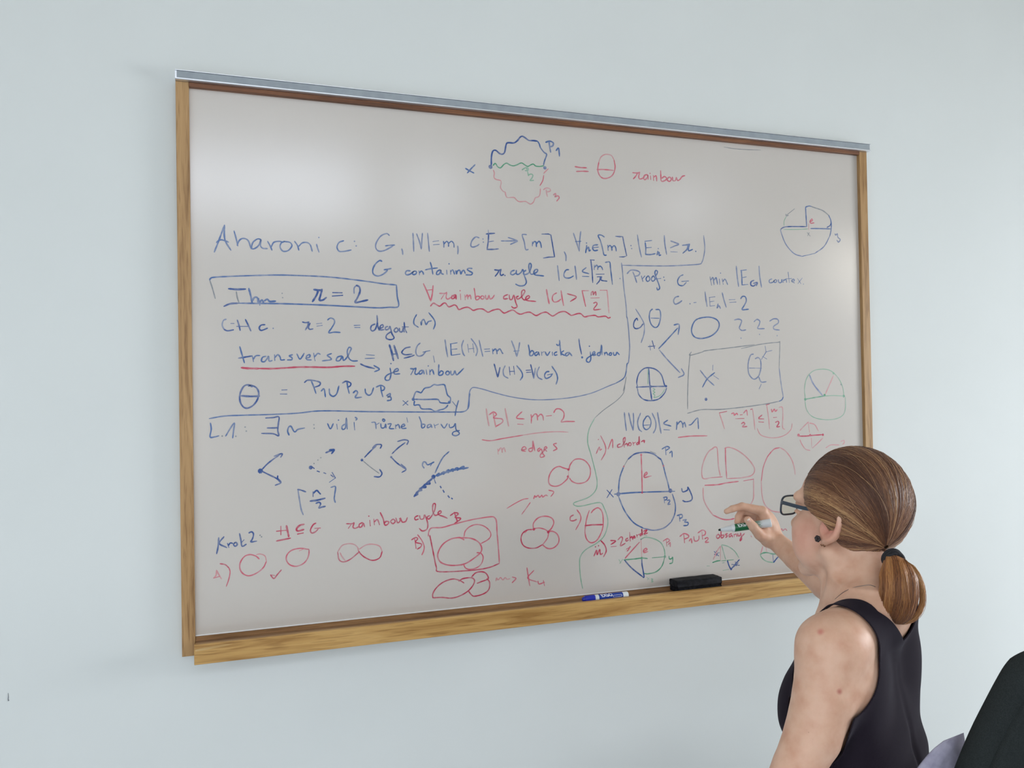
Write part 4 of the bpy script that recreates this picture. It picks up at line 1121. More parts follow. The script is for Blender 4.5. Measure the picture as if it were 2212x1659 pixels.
t_lo = np.minimum(tp(-0.2, -0.15, ZS - 0.58), tp(0.2, 0.15, ZS + 0.07)) - 0.05; t_hi = np.maximum(tp(-0.2, -0.15, ZS - 0.58), tp(0.2, 0.15, ZS + 0.07)) + 0.05
trunk = Field()
trunk.raw(torso_f, t_lo, t_hi, 0.03)
for s in (1, -1):
    trunk.ell(tp(0.068 * s, 0.050, ZS - 0.118), np.stack([TT, TL, v3(0, 0, 1)]), (0.048, 0.060, 0.062), 0.025)
    trunk.ell(tp(0.080 * s, -0.025, ZS - 0.060), np.stack([TT, TL, v3(0, 0, 1)]), (0.030, 0.050, 0.080), 0.02)      # shoulder blades
    trunk.cap(tp(0.030 * s, -0.030, ZS + 0.046), tp(0.122 * s, -0.012, ZS + 0.012), 0.027, 0.027, 0.025)             # trapezius
trunk.cap(tp(0, -0.091, ZS - 0.30), tp(0, -0.060, ZS - 0.05), 0.003, 0.003, 0.016, True)                              # furrow of the spine
skin.items += trunk.items

# ---- left arm, hanging with the elbow forward
A = [SL, at(1779, 1507, 1.195), at(1755, 1590, 1.185), at(1722, 1659, 1.175), at(1664, 1790, 1.155)]
skin.chain(A, [0.0470, 0.0430, 0.0390, 0.0335, 0.0305], 0.022)
skin.cap(tp(0.10, -0.004, ZS + 0.010), A[0], 0.040, 0.044, 0.02)
LE = A[-1]
LW = LE + 0.225 * norm(TT + v3(0, 0, -0.10)) - 0.03 * TL
skin.chain([LE, LE + (LW - LE) * 0.3, LW], [0.032, 0.034, 0.022], 0.02)
palm = LW + 0.075 * norm(LW - LE)
skin.chain([LW, LW + (palm - LW) * 0.5, palm], [0.022, 0.026, 0.022], 0.02)
fd = norm(LW - LE); fs_ = norm(np.cross(fd, v3(0, 0, 1)))
for i, (off, ln) in enumerate(((-0.026, 0.062), (-0.009, 0.072), (0.009, 0.068), (0.025, 0.052))):
    b0 = palm + fs_ * off * 0.8; b1 = b0 + fd * ln * 0.55 + v3(0, 0, -0.006); b2 = b1 + fd * ln * 0.40 + v3(0, 0, -0.020)
    skin.chain([b0, b1, b2], [0.010, 0.0085, 0.0070], 0.003)
tb = LW + fd * 0.02 - fs_ * 0.022
skin.chain([tb, tb + fd * 0.03 - fs_ * 0.022, tb + fd * 0.055 - fs_ * 0.024], [0.013, 0.0105, 0.008], 0.006)

# ---- right arm, reaching for the board
RE, RW = at(1850, 1322, 1.75), at(1672, 1165, 1.955)
skin.cap(tp(-0.10, 0.005, ZS + 0.022), SR, 0.040, 0.044, 0.02)
skin.chain([SR, SR + (RE - SR) * 0.5, RE], [0.044, 0.037, 0.031], 0.02)
fore = Field()
fm = RE + (RW - RE) * 0.35
fore.chain([RE, fm, RE + (RW - RE) * 0.72, RW], [0.031, 0.0325, 0.0262, 0.0215], 0.012)
skin.items += fore.items

# ---- right hand: crop coordinates are 7.9 per pixel of the photograph
def hc(x, y, d): return at(1520 + x / 7.9, 1040 + y / 7.9, d)
hand = Field(); hand.items += fore.items
MC = {'i': hc(1000, 505, 1.953), 'm': hc(1010, 530, 1.970), 'r': hc(1030, 590, 1.985), 'p': hc(1050, 670, 1.997)}
for kx, rr in (('i', 0.0125), ('m', 0.0125), ('r', 0.0125), ('p', 0.0120)):
    hand.cap(RW, MC[kx], 0.0180, rr * 0.93, 0.006)
hand.ell((RW + MC['m']) / 2, np.stack([norm(MC['m'] - RW), norm(np.cross(MC['m'] - RW, RT[2])), norm(np.cross(MC['m'] - RW, np.cross(MC['m'] - RW, RT[2])))]), (0.043, 0.025, 0.018), 0.008)
# thumb
TH_ = [hc(1110, 985, 1.945), hc(955, 905, 1.928), hc(850, 775, 1.9195), hc(752, 655, 1.9190)]
hand.cap(RW, TH_[0], 0.0195, 0.0175, 0.008)
hand.chain(TH_, [0.0185, 0.0125, 0.0108, 0.0086], 0.008)
hand.cap(TH_[1] * 0.6 + TH_[0] * 0.4, MC['i'] * 0.7 + RW * 0.3, 0.0095, 0.0100, 0.010)
fing = Field()
IX = [MC['i'], hc(655, 425, 1.949), hc(490, 468, 1.944), hc(392, 512, 1.942)]
MD = [MC['m'], hc(655, 500, 1.967), hc(595, 605, 1.9585), hc(572, 690, 1.9530)]
RG = [MC['r'], hc(715, 545, 1.988), hc(655, 640, 1.977), hc(640, 715, 1.968)]
PK = [MC['p'], hc(800, 600, 2.002), hc(740, 680, 1.992), hc(730, 740, 1.984)]
def finger(pts, r):
    g = Field(); g.chain(pts, r, 0.004)
    lo = np.min([p for p in pts], 0) - 0.013; hi = np.max([p for p in pts], 0) + 0.013
    hand.raw(g.eval, lo, hi, 0.0035)
finger(PK, [0.0105, 0.0078, 0.0070, 0.0060])
finger(RG, [0.0112, 0.0086, 0.0076, 0.0066])
finger(MD, [0.0115, 0.0090, 0.0079, 0.0068])
finger(IX, [0.0115, 0.0090, 0.0078, 0.0064])

# ---- meshes of the body: upper body, then forearm with hand at a finer step, then what hangs below the picture
lo1 = np.array([0.74, -1.10, 0.70]); hi1 = np.array([1.42, -0.45, 1.35])
V1, F1 = surface_nets(skin.grid(lo1, hi1, H), lo1, H, 2)
cut_n = norm(RW - RE); cut_p = RE + (RW - RE) * 0.12
lo2 = np.minimum(np.min([RE, RW] + list(MC.values()) + IX + TH_ + PK, 0), 9) - 0.045; hi2 = np.max([RE, RW] + list(MC.values()) + IX + TH_ + PK, 0) + 0.045
V2, F2 = surface_nets(hand.grid(lo2, hi2, 0.0013, 0.02), lo2, 0.0013, 2)
keep = ((V2 - cut_p) @ cut_n > 0)
F2 = F2[keep[F2].all(1)]
lo3 = np.array([0.55, -1.15, 0.40]); hi3 = np.array([1.42, -0.20, 0.716])
V3, F3 = surface_nets(skin.grid(lo3, hi3, 0.005), lo3, 0.005, 2)
k1 = ((V1 - (RE + (RW - RE) * 0.16)) @ cut_n < 0) | ((V1[:, 1] < -0.55) & (V1[:, 0] < 1.25))
F1 = F1[k1[F1].any(1)]
Vb = np.vstack([V1, V2, V3]); Fb = np.vstack([F1, F2 + len(V1), F3 + len(V1) + len(V2)])
used = np.unique(Fb); remap = -np.ones(len(Vb), int); remap[used] = np.arange(len(used)); Vb, Fb = Vb[used], remap[Fb]

# skin: warm tone with faint mottling, ruddy ears, two small red spots
mskin = mat('skin', srgb(214, 168, 142), 0.48, spec=0.35)
t = NT(mskin)
t.b.inputs['Subsurface Weight'].default_value = 0.12
t.b.inputs['Subsurface Radius'].default_value = (0.010, 0.004, 0.002)
mp = t.coords((1, 1, 1))
nz = t.n('ShaderNodeTexNoise', i_Scale=38.0, i_Detail=5.0)
t.l(mp, 0, nz, 'Vector')
rp = t.ramp([(0.30, srgb(208, 158, 132)), (0.55, srgb(220, 177, 152)), (0.75, srgb(226, 186, 162))])
t.l(nz, 'Fac', rp, 'Fac')
prev = rp; pout = 'Color'
geo = t.n('ShaderNodeNewGeometry')
def blotch(centre, r, color, amount, soft=0.0):
    global prev, pout
    ds = t.n('ShaderNodeVectorMath', operation='DISTANCE'); ds.inputs[1].default_value = tuple(centre)
    t.l(geo, 'Position', ds, 0)
    mr = t.n('ShaderNodeMapRange', interpolation_type='SMOOTHSTEP'); mr.inputs[1].default_value = soft; mr.inputs[2].default_value = r; mr.inputs[3].default_value = amount; mr.inputs[4].default_value = 0.0
    t.l(ds, 1, mr, 0)
    mx = t.n('ShaderNodeMix', data_type='RGBA'); mx.inputs[7].default_value = color
    t.l(mr, 0, mx, 0); t.l(prev, pout, mx, 6)
    prev, pout = mx, 2

def ray_hit(px, py, fld, d0, d1):
    ds = np.arange(d0, d1, 0.002)
    P = np.array([at(px, py, d) for d in ds])
    v = fld.eval(P)
    i = np.argmax(v < 0)
    return P[i]
blotch(hp(-0.006, 0.076, 0.006), 0.034, srgb(214, 120, 108), 0.75)
blotch(hp(0.05, 0.055, -0.03), 0.06, srgb(214, 150, 134), 0.55)
spot1 = ray_hit(1773, 1366, skin, 1.05, 1.4); spot2 = ray_hit(1813, 1494, skin, 1.05, 1.4)
blotch(spot1, 0.0075, srgb(196, 104, 96), 0.75); blotch(spot2, 0.0062, srgb(178, 92, 82), 0.8)
for q in ((1786, 1337, 0.0016), (1756, 1597, 0.0016), (1747, 1582, 0.0013)):
    blotch(ray_hit(q[0], q[1], skin, 1.05, 1.4), q[2], srgb(130, 84, 62), 0.7)
lipc = hp(0.106, 0, -0.060)
blotch(lipc, 0.020, srgb(190, 100, 98), 0.6)
t.l(prev, pout, t.b, 'Base Color')
n2 = t.n('ShaderNodeTexNoise', i_Scale=900.0, i_Detail=2.0)
t.l(mp, 0, n2, 'Vector')
t.bump(n2, 'Fac', 0.06, 0.0004)

woman = tag(empty('person', (float(TM[0]), float(TM[1]), 0.46)), 'seated person in black tank top and glasses, low ponytail, reaching out with a green marker', 'person')
body = link_mesh('body', np_mesh('body', Vb, Fb), mskin, woman, True)

# fingernails on the thumb and index finger
mnail = mat('fingernail', srgb(232, 186, 172), 0.22, spec=0.6)
mnail_tip = mat('nail_tip', srgb(240, 226, 214), 0.25)
def nail(base, tip, out, w, ln, r):
    d = norm(tip - base); o_ = norm(out - d * (out @ d)); s_ = np.cross(d, o_)
    vs, fs = [], []
    nu, nv = 9, 7
    for i in range(nu):
        u = i / (nu - 1)
        ww = w * (0.80 + 0.25 * math.sin(math.pi * min(1, u * 0.9 + 0.1))) * (1 if u > 0.12 else 0.75)
        for j in range(nv):
            a = (j / (nv - 1) - 0.5) * 1.5
            vs.append(tip + d * (u - 0.72) * ln + o_ * (r * math.cos(a) * 1.02 + 0.0004) + s_ * ww * math.sin(a))
    for i in range(nu - 1):
        for j in range(nv - 1):
            k = i * nv + j; fs.append((k, k + 1, k + nv + 1, k + nv))
    o = from_pydata('fingernail', vs, fs, [mnail, mnail_tip], woman, True)
    for p in o.data.polygons:
        if p.index // (nv - 1) >= nu - 3: p.material_index = 1
    sm = o.modifiers.new('thick', 'SOLIDIFY'); sm.thickness = 0.0006
nail(TH_[2], TH_[3], -RT[2] + 0.15 * RT[1], 0.0066, 0.0135, 0.0086)
nail(IX[2], IX[3], RT[1] * 0.8 + RT[2] * 0.7, 0.0052, 0.0105, 0.0064)

# ---- tank top: the trunk pushed out a little and cut along neckline and armholes
cloth = Field(); cloth.items += [i for i in skin.items]
loc_ = np.array([0.78, -1.08, 0.60]); hic = np.array([1.36, -0.50, 1.14]); hcg = 0.0025
Dc = cloth.grid(loc_, hic, hcg) - 0.0032
Vc, Fc = surface_nets(Dc, loc_, hcg, 3)
q = Vc - TM; a_, b_, z_ = q @ TL, q @ TT, Vc[:, 2]
aa = np.abs(a_)
ZV = ray_hit(1944, 1381, skin, 1.05, 1.5)[2]
av = np.abs(a_ - 0.012)
zl_back = ZV + 0.80 * av + 2.0 * np.maximum(av - 0.03, 0) ** 2
zl_front = ZS - 0.052 + 7.0 * aa ** 2
wgt = np.clip((b_ + 0.02) / 0.05, 0, 1); wgt = wgt * wgt * (3 - 2 * wgt)
zl = zl_back * (1 - wgt) + zl_front * wgt
fr_ = np.clip((b_ + 0.015) / 0.045, 0, 1)
g_neck = np.maximum(zl - z_, aa - 0.076 + 0.004 * fr_)
AC = at(1812, 1412, 1.22)
ac = AC - TM; ab, az = ac @ TT, AC[2]
def armhole(sgn):
    ea = (sgn * a_ - 0.150 + 0.010 * np.clip((b_ + 0.010) / 0.035, 0, 1)) / 0.082; eb = (b_ - (0.000 if sgn > 0 else 0.030)) / 0.082; ez = (z_ - (az if sgn > 0 else az + 0.012)) / 0.084
    return (np.sqrt(ea * ea + eb * eb + ez * ez) - 1) * 0.08
g_arm = np.minimum(armhole(1), armhole(-1))
g_in = 0.020 - trunk.eval(Vc)
g = np.minimum(np.minimum(g_neck, g_arm), g_in)

def clip_faces(V, F, g):
    """keep g > 0, cutting faces exactly along the contour"""
    T = np.vstack([F[:, [0, 1, 2]], F[:, [0, 2, 3]]])
    V = list(V); g = list(g); out = []; cut = {}
    G = np.array(g)
    s = (G[T] > 0).sum(1)
    out += T[s == 3].tolist()
    def mid(i, j):
        k = (min(i, j), max(i, j))
        if k not in cut:
            tt = G[i] / (G[i] - G[j]); cut[k] = len(V); V.append(np.asarray(V[i]) * (1 - tt) + np.asarray(V[j]) * tt)
        return cut[k]
    for tri in T[(s == 1) | (s == 2)].tolist():
        poly = []
        for n_ in range(3):
            i, j = tri[n_], tri[(n_ + 1) % 3]
            if G[i] > 0: poly.append(i)
            if (G[i] > 0) != (G[j] > 0): poly.append(mid(i, j))
        for n_ in range(1, len(poly) - 1): out.append([poly[0], poly[n_], poly[n_ + 1]])
    return np.array(V), np.array(out)
Vt, Ft = clip_faces(Vc, Fc, g)
used = np.unique(Ft); remap = -np.ones(len(Vt), int); remap[used] = np.arange(len(used)); Vt, Ft = Vt[used], remap[Ft]
# keep the largest connected sheet
par = np.arange(len(Vt))
E_ = np.vstack([Ft[:, [0, 1]], Ft[:, [1, 2]]])
for _ in range(400):
    m_ = np.minimum(par[E_[:, 0]], par[E_[:, 1]])
    new = par.copy(); np.minimum.at(new, E_[:, 0], m_); np.minimum.at(new, E_[:, 1], m_); new = new[new]
    if (new == par).all(): break
    par = new
big = np.argmax(np.bincount(par)); Ft = Ft[par[Ft[:, 0]] == big]
used = np.unique(Ft); remap = -np.ones(len(Vt), int); remap[used] = np.arange(len(used)); Vt, Ft = Vt[used], remap[Ft]
# soft folds where the top gathers at the waist
qz = Vt - TM; fa, fb, fz = qz @ TL, qz @ TT, Vt[:, 2]
amp = 0.0022 * np.clip((ZS - 0.10 - fz) / 0.12, 0, 1)
Vt[:] += (TT[None] * np.sign(fb)[:, None]) * (amp * np.sin(fz * 105 + 6 * fa + 1.1 * np.sin(fa * 30)))[:, None]
mtop = mat('black_jersey', srgb(33, 27, 36), 0.9, spec=0.12)
t = NT(mtop); t.b.inputs['Sheen Weight'].default_value = 0.05; t.b.inputs['Sheen Roughness'].default_value = 0.5; t.b.inputs['Sheen Tint'].default_value = (0.72, 0.66, 0.82, 1)
mp = t.coords((1, 1, 1)); nz = t.n('ShaderNodeTexNoise', i_Scale=1100.0, i_Detail=2.0); t.l(mp, 0, nz, 'Vector'); t.bump(nz, 'Fac', 0.25, 0.0006)
top = link_mesh('tank_top', np_mesh('tank_top', Vt, Ft), mtop, woman, True)
sm = top.modifiers.new('hem_thickness', 'SOLIDIFY'); sm.thickness = 0.0018; sm.offset = 1

# ---- trousers, below the picture
jeans = Field()
hipc = tp(0, -0.005, ZS - 0.53)
for s in (1, -1):
    h0 = tp(0.088 * s, 0.0, ZS - 0.482); kn = tp(0.12 * s, 0.43, ZS - 0.490); an = tp(0.12 * s, 0.40, 0.10)
    jeans.cap(h0, kn, 0.088, 0.062, 0.03); jeans.cap(kn, an, 0.060, 0.046, 0.03)
jeans.raw(lambda P: torso_f(P) - 0.006, t_lo, [t_hi[0], t_hi[1], ZS - 0.42], 0.03)
lo4 = np.array([0.45, -1.2, 0.06]); hi4 = np.array([1.45, -0.2, 0.66])
V4, F4 = surface_nets(jeans.grid(lo4, hi4, 0.009), lo4, 0.009, 2)
kz = V4[:, 2] < 0.615; F4 = F4[kz[F4].all(1)]
link_mesh('trousers', np_mesh('trousers', V4, F4), noisy('dark_denim', srgb(44, 52, 76), srgb(58, 66, 92), 90, 0.9), woman, True)
for s in (1, -1):
    an = tp(0.12 * s, 0.40, 0.10)
    sh = Field(); sh.cap(tp(0.12 * s, 0.36, 0.045), tp(0.125 * s, 0.55, 0.034), 0.042, 0.032, 0.02); sh.cap(an, tp(0.12 * s, 0.38, 0.05), 0.042, 0.04, 0.02)
    lo5 = np.minimum(tp(0.12 * s, 0.3, 0), tp(0.12 * s, 0.62, 0)) - 0.09; hi5 = np.maximum(tp(0.12 * s, 0.3, 0.15), tp(0.12 * s, 0.62, 0.15)) + 0.09
    D5 = sh.grid(lo5, hi5, 0.007)
    V5, F5 = surface_nets(D5, lo5, 0.007, 2); V5[:, 2] = np.maximum(V5[:, 2], 0.002)
    link_mesh('shoe', np_mesh('shoe', V5, F5), mat('shoe_canvas', srgb(60, 60, 66), 0.8), woman, True)

# ---- eyes
meye = mat('eye_white', (0.8, 0.78, 0.75, 1), 0.15); miris = mat('iris', srgb(84, 110, 120), 0.1); mpup = mat('pupil', (0.01, 0.01, 0.01, 1), 0.1)
for s in (1, -1):
    bm = bmesh.new()
    c = hp(0.0800, 0.031 * s, 0.0115)
    add_lathe(bm, c - HF * 0.011, HF, [(0.0001, 0.0005)] + [(0.011 - 0.011 * math.cos(math.pi * k / 12), 0.011 * math.sin(math.pi * k / 12)) for k in range(1, 12)] + [(0.0219, 0.0006)], 20)
    e = obj('eye', bm, [meye], woman, True)
    bm = bmesh.new(); add_lathe(bm, c + HF * 0.0095, HF, [(0, 0.0057), (0.0010, 0.0050), (0.0014, 0.0030)], 20); ir = obj('iris', bm, miris, e, True)
    bm = bmesh.new(); add_lathe(bm, c + HF * 0.0108, HF, [(0, 0.0024), (0.0003, 0.0022)], 16); obj('pupil', bm, mpup, e)
    bw = [hp(0.0955 - 0.0006 * k * k + 0.0005 * k, (0.016 + 0.0062 * k) * s, 0.0335 + 0.0012 * k - 0.0005 * k * k) for k in range(6)]
    bm = bmesh.new(); add_tube(bm, bw, [0.0018, 0.0024, 0.0025, 0.0022, 0.0017, 0.0008], 6); obj('eyebrow', bm, mat('brow_hair', srgb(130, 96, 66), 0.7), woman, True)

# ---- hair: a combed cap flowing to the tie, fine strands over it, and a loose ponytail
TIE = at(1925, 1203, 1.268)
tl = hloc(TIE)
HC = v3(0.006, 0, 0.042); HR = v3(0.0885, 0.0820, 0.0900)
def hdir(az, el):
    a, e = math.radians(az), math.radians(el)
    return v3(math.cos(e) * math.cos(a), math.cos(e) * math.sin(a), math.sin(e))
LINE = [(0, 33), (18, 32), (29, 26), (37, 14), (50, 1), (59, -9), (70, -12), (81, -14.5), (90, -18), (96, -24), (103, -36), (111, -47), (123, -55), (150, -62), (180, -63)]
LINE = LINE + [(360 - a, e) for a, e in LINE[-2:0:-1]]
LA = np.unwrap(np.radians([a for a, _ in LINE] + [360])); LEl = np.array([e for _, e in LINE] + [LINE[0][1]], float)
def hairline(u):
    """point of the hair edge, u in 0..1 round the head"""
    x = u * TAU
    return math.degrees(x), float(np.interp(x, LA, LEl))
def cap_radius(dv):
    return 1.0
tdir = norm((tl - HC) / HR)
MID = [(0, 176, 64), (18, 148, 58), (29, 128, 44), (37, 119, 27), (50, 113, 10), (59, 110, -2), (70, 112, -9), (81, 118, -16), (90, 126, -22), (96, 131, -27), (103, 136, -34), (111, 140, -41), (123, 147, -46), (150, 160, -49), (180, 172, -50)]
MX, MAZ, MEL = (np.array([m[i] for m in MID], float) for i in range(3))
def flow(u, t, lift=0.0, start=0.0):
    """point on the combed surface: from the hair edge (t = 0) back over the head to the tie (t = 1)"""
    az, el = hairline(u)
    azs = az if az <= 180 else 360 - az
    sg = 1 if az <= 180 else -1
    d0 = hdir(az, el)
    m = hdir(sg * float(np.interp(azs, MX, MAZ)), float(np.interp(azs, MX, MEL)))
    dv = norm((1 - t) ** 2 * d0 + 2.3 * t * (1 - t) * m + t * t * tdir)
    edge = 0.965 + 0.035 * min(1, t * 5) + 0.075 * math.exp(-((azs - 80) / 16) ** 2) * math.exp(-((t - 0.10) / 0.16) ** 2)
    w = max(0.0, (t - 0.78) / 0.22)
    return hp(*(HC + dv * HR * (edge + lift + 0.10 * w * w * (1.15 - 0.55 * w))))
NU, NTT = 220, 30
vs, fs = [], []
bumpu = [RNG.normal(0, 1) for _ in range(NU)]
for i in range(NU):
    u = i / NU
    for j in range(NTT):
        tt = j / (NTT - 1) * 0.972
        lift = 0.006 * bumpu[i] * math.sin(math.pi * min(1, tt * 1.1)) * 0.55
        vs.append(flow(u, tt, lift))
for i in range(NU):
    for j in range(NTT - 1):
        a0, a1 = i * NTT + j, ((i + 1) % NU) * NTT + j
        fs.append((a0, a1, a1 + 1, a0 + 1))

def strands_data(paths, r0, r1):
    """three-sided tapering hairs"""
    vs, fs = [], []
    for P in paths:
        P = np.asarray(P); m = len(P)
        tn = np.gradient(P, axis=0); tn /= np.linalg.norm(tn, axis=1)[:, None] + 1e-12
        ref = norm(P.mean(0) - HE + 1e-6)
        s = np.cross(tn, ref); s /= np.linalg.norm(s, axis=1)[:, None] + 1e-9
        w = np.cross(s, tn)
        i0 = len(vs)
        for k in range(m):
            r = r0 + (r1 - r0) * k / (m - 1)
            for a in (0.5, 2.594, 4.689):
                vs.append(P[k] + r * (math.cos(a) * s[k] + math.sin(a) * w[k]))
        for k in range(m - 1):
            for e in range(3):
                b0 = i0 + k * 3 + e; b1 = i0 + k * 3 + (e + 1) % 3
                fs.append((b0, b1, b1 + 3, b0 + 3))
    return vs, fs

def hair_mat(name, dark, mid, light, scale):
    m = mat(name, mid, 0.42, spec=0.38)
    t = NT(m)
    at_ = t.n('ShaderNodeAttribute', attribute_name='tone')
    rp = t.ramp([(0.0, dark), (0.5, mid), (1.0, light)])
    t.l(at_, 'Fac', rp, 'Fac')
    t.l(rp, 'Color', t.b, 'Base Color')
    t.b.inputs['Sheen Weight'].default_value = 0.08
    return m
def tone(o, vals):
    at_ = o.data.attributes.new('tone', 'FLOAT', 'POINT'); at_.data.foreach_set('value', np.asarray(vals, np.float32))
mh = hair_mat('light_brown_hair', srgb(92, 58, 42), srgb(148, 102, 72), srgb(208, 166, 118), 60)
mp_ = hair_mat('ponytail_hair', srgb(112, 66, 36), srgb(166, 108, 62), srgb(206, 154, 96), 60)
capo = from_pydata('hair', vs, fs, mh, woman, True)
# lighter streaks along the temples and hairline, darker crown
def streak(u):
    x = (u % 1.0)
    s = 0.38 + 0.20 * math.sin(x * 61) + 0.15 * math.sin(x * 143 + 1) + 0.12 * math.sin(x * 317 + 2)
    d = min(x, 1 - x)
    s += 0.26 * math.exp(-((d - 0.20) / 0.05) ** 2) - 0.24 * math.exp(-((d - 0.06) / 0.06) ** 2)
    return s
tone(capo, [np.clip(streak(i / NU) - 0.10, 0, 1) for i in range(NU) for j in range(NTT)])
paths, tn_ = [], []
for k in range(5200):
    u = RNG.random(); ts = max(0.0, RNG.normal(0.02, 0.05)) if RNG.random() < 0.7 else RNG.random() * 0.6
    te = min(0.975, ts + 0.45 + RNG.random() * 0.7)
    du = RNG.normal(0, 0.006); lf = abs(RNG.normal(0.004, 0.0045)); ph = RNG.random() * 6
    P = [flow(u + du * s + 0.002 * math.sin(ph + 5 * s), ts + (te - ts) * s, lf + 0.003 * math.sin(ph + 3 * s)) for s in np.linspace(0, 1, 13)]
    paths.append(P); tn_ += [float(np.clip(streak(u) + RNG.normal(0, 0.20), 0, 1))] * (13 * 3)
# a few flyaway hairs
for k in range(70):
    u = RNG.random(); t0 = RNG.random() * 0.6; ln = 0.12 + RNG.random() * 0.25; ph = RNG.random() * 6
    P = [flow(u + 0.02 * s * math.sin(ph), t0 + ln * s, 0.01 + 0.09 * s * (1.2 - s) * (0.4 + RNG.random() * 0.02)) for s in np.linspace(0, 1, 13)]
    paths.append(P); tn_ += [0.75] * 39
sv, sf = strands_data(paths, 0.00042, 0.00030)
so = from_pydata('hair_strand', sv, sf, mh, capo, True); so['kind'] = 'stuff'
tone(so, tn_)

# ponytail: swells out below the tie, curls back in at the ends
PD = [at(1927, 1206, 1.262), at(1936, 1222, 1.245), at(1941, 1252, 1.235), at(1941, 1288, 1.232), at(1936, 1318, 1.235), at(1928, 1336, 1.240)]
PC = catmull(np.array(PD), 6)
wid = np.interp(np.linspace(0, 1, len(PC)), [0, 0.12, 0.35, 0.6, 0.82, 1.0], [0.010, 0.0155, 0.0255, 0.0268, 0.0240, 0.0170])
tang = np.gradient(PC, axis=0); tang /= np.linalg.norm(tang, axis=1)[:, None]
sx = np.cross(tang, RT[2]); sx /= np.linalg.norm(sx, axis=1)[:, None]; sy = np.cross(sx, tang)
def tail_pt(ang, rad, s):
    x = s * (len(PC) - 1); i = min(int(x), len(PC) - 2); f_ = x - i
    c = PC[i] * (1 - f_) + PC[i + 1] * f_; w_ = wid[i] * (1 - f_) + wid[i + 1] * f_
    X = sx[i] * (1 - f_) + sx[i + 1] * f_; Y = sy[i] * (1 - f_) + sy[i + 1] * f_
    return c + rad * w_ * (math.cos(ang) * X + 0.75 * math.sin(ang) * Y)
vs, fs = [], []
n1, n2 = 44, 26
for i in range(n2):
    for k in range(n1):
        rr = 0.88 * (1 + 0.07 * math.sin(k * 2.9 + i * 0.06) + 0.05 * math.sin(k * 5.3 + i * 0.15))
        vs.append(tail_pt(TAU * k / n1, rr, i / (n2 - 1)))
for i in range(n2 - 1):
    for k in range(n1):
        fs.append((i * n1 + k, i * n1 + (k + 1) % n1, (i + 1) * n1 + (k + 1) % n1, (i + 1) * n1 + k))
fs.append(tuple(range(n1))[::-1]); fs.append(tuple((n2 - 1) * n1 + k for k in range(n1)))
pony = from_pydata('ponytail', vs, fs, mp_, woman, True)
tone(pony, [np.clip(0.40 + 0.25 * math.sin(k * 1.7) + 0.1 * math.sin(k * 4.1) - 0.25 * (i / n2) ** 2, 0, 1) for i in range(n2) for k in range(n1)])
paths, tn_ = [], []
for k in range(2600):
    a = RNG.random() * TAU; r = 0.84 + 0.20 * RNG.random() + 0.05 * math.sin(a * 7.3); e = min(1.0, 0.80 + RNG.random() * 0.30); da = RNG.normal(0, 0.25); s0 = 0.0 if RNG.random() < 0.8 else RNG.random() * 0.3
    P = [tail_pt(a + da * s * s, r * (1 + 0.02 * math.sin(7 * s + a * 9)), s) for s in np.linspace(s0, e, 13)]
    paths.append(P); tv = float(np.clip(0.45 + 0.26 * math.sin(a * 6.9) + RNG.normal(0, 0.2), 0, 1)); tn_ += [float(np.clip(tv - 0.30 * (q / 12) ** 2, 0, 1)) for q in range(13) for _ in range(3)]
# the loose lock that swings out on the far side and curls under
for k in range(240):
    o_ = RNG.normal(0, 0.0017, 3)
    lock = catmull(np.array([at(1935, 1207, 1.255), at(1972, 1228, 1.245), at(1990, 1262, 1.242), at(1993, 1298, 1.242), at(1983, 1326, 1.242), at(1962, 1341, 1.243), at(1938, 1342, 1.244)]), 3) + o_
    lock[0] -= o_ * 0.6
    n_ = len(lock) - int(RNG.random() * 4)
    idx_ = np.linspace(0, n_ - 1, 13)
    P = [lock[int(i)] * (1 - (i - int(i))) + lock[min(int(i) + 1, len(lock) - 1)] * (i - int(i)) for i in idx_]
    paths.append(P); tn_ += [float(np.clip(0.72 + RNG.normal(0, 0.15), 0, 1))] * 39
sv, sf = strands_data(paths, 0.00042, 0.00026)
so = from_pydata('ponytail_strand', sv, sf, mp_, pony, True); so['kind'] = 'stuff'
tone(so, tn_)

# black elastic round the gathered hair
mel = noisy('black_elastic', srgb(24, 24, 28), srgb(44, 44, 50), 300, 0.85, bump=0.5, bdist=0.0008)
td = norm(PC[4] - hp(*(tl * 0.9)))
_, ts1, ts2 = frame_of(td)
bm = bmesh.new()
for off in (-0.0045, 0.0, 0.0045):
    c = PC[0] + td * (0.004 + off)
    ring = [c + 0.0128 * (math.cos(TAU * k / 28) * ts1 + math.sin(TAU * k / 28) * ts2) for k in range(29)]
    add_tube(bm, ring, 0.0036, 8)
obj('hair_tie', bm, mel, woman, True)

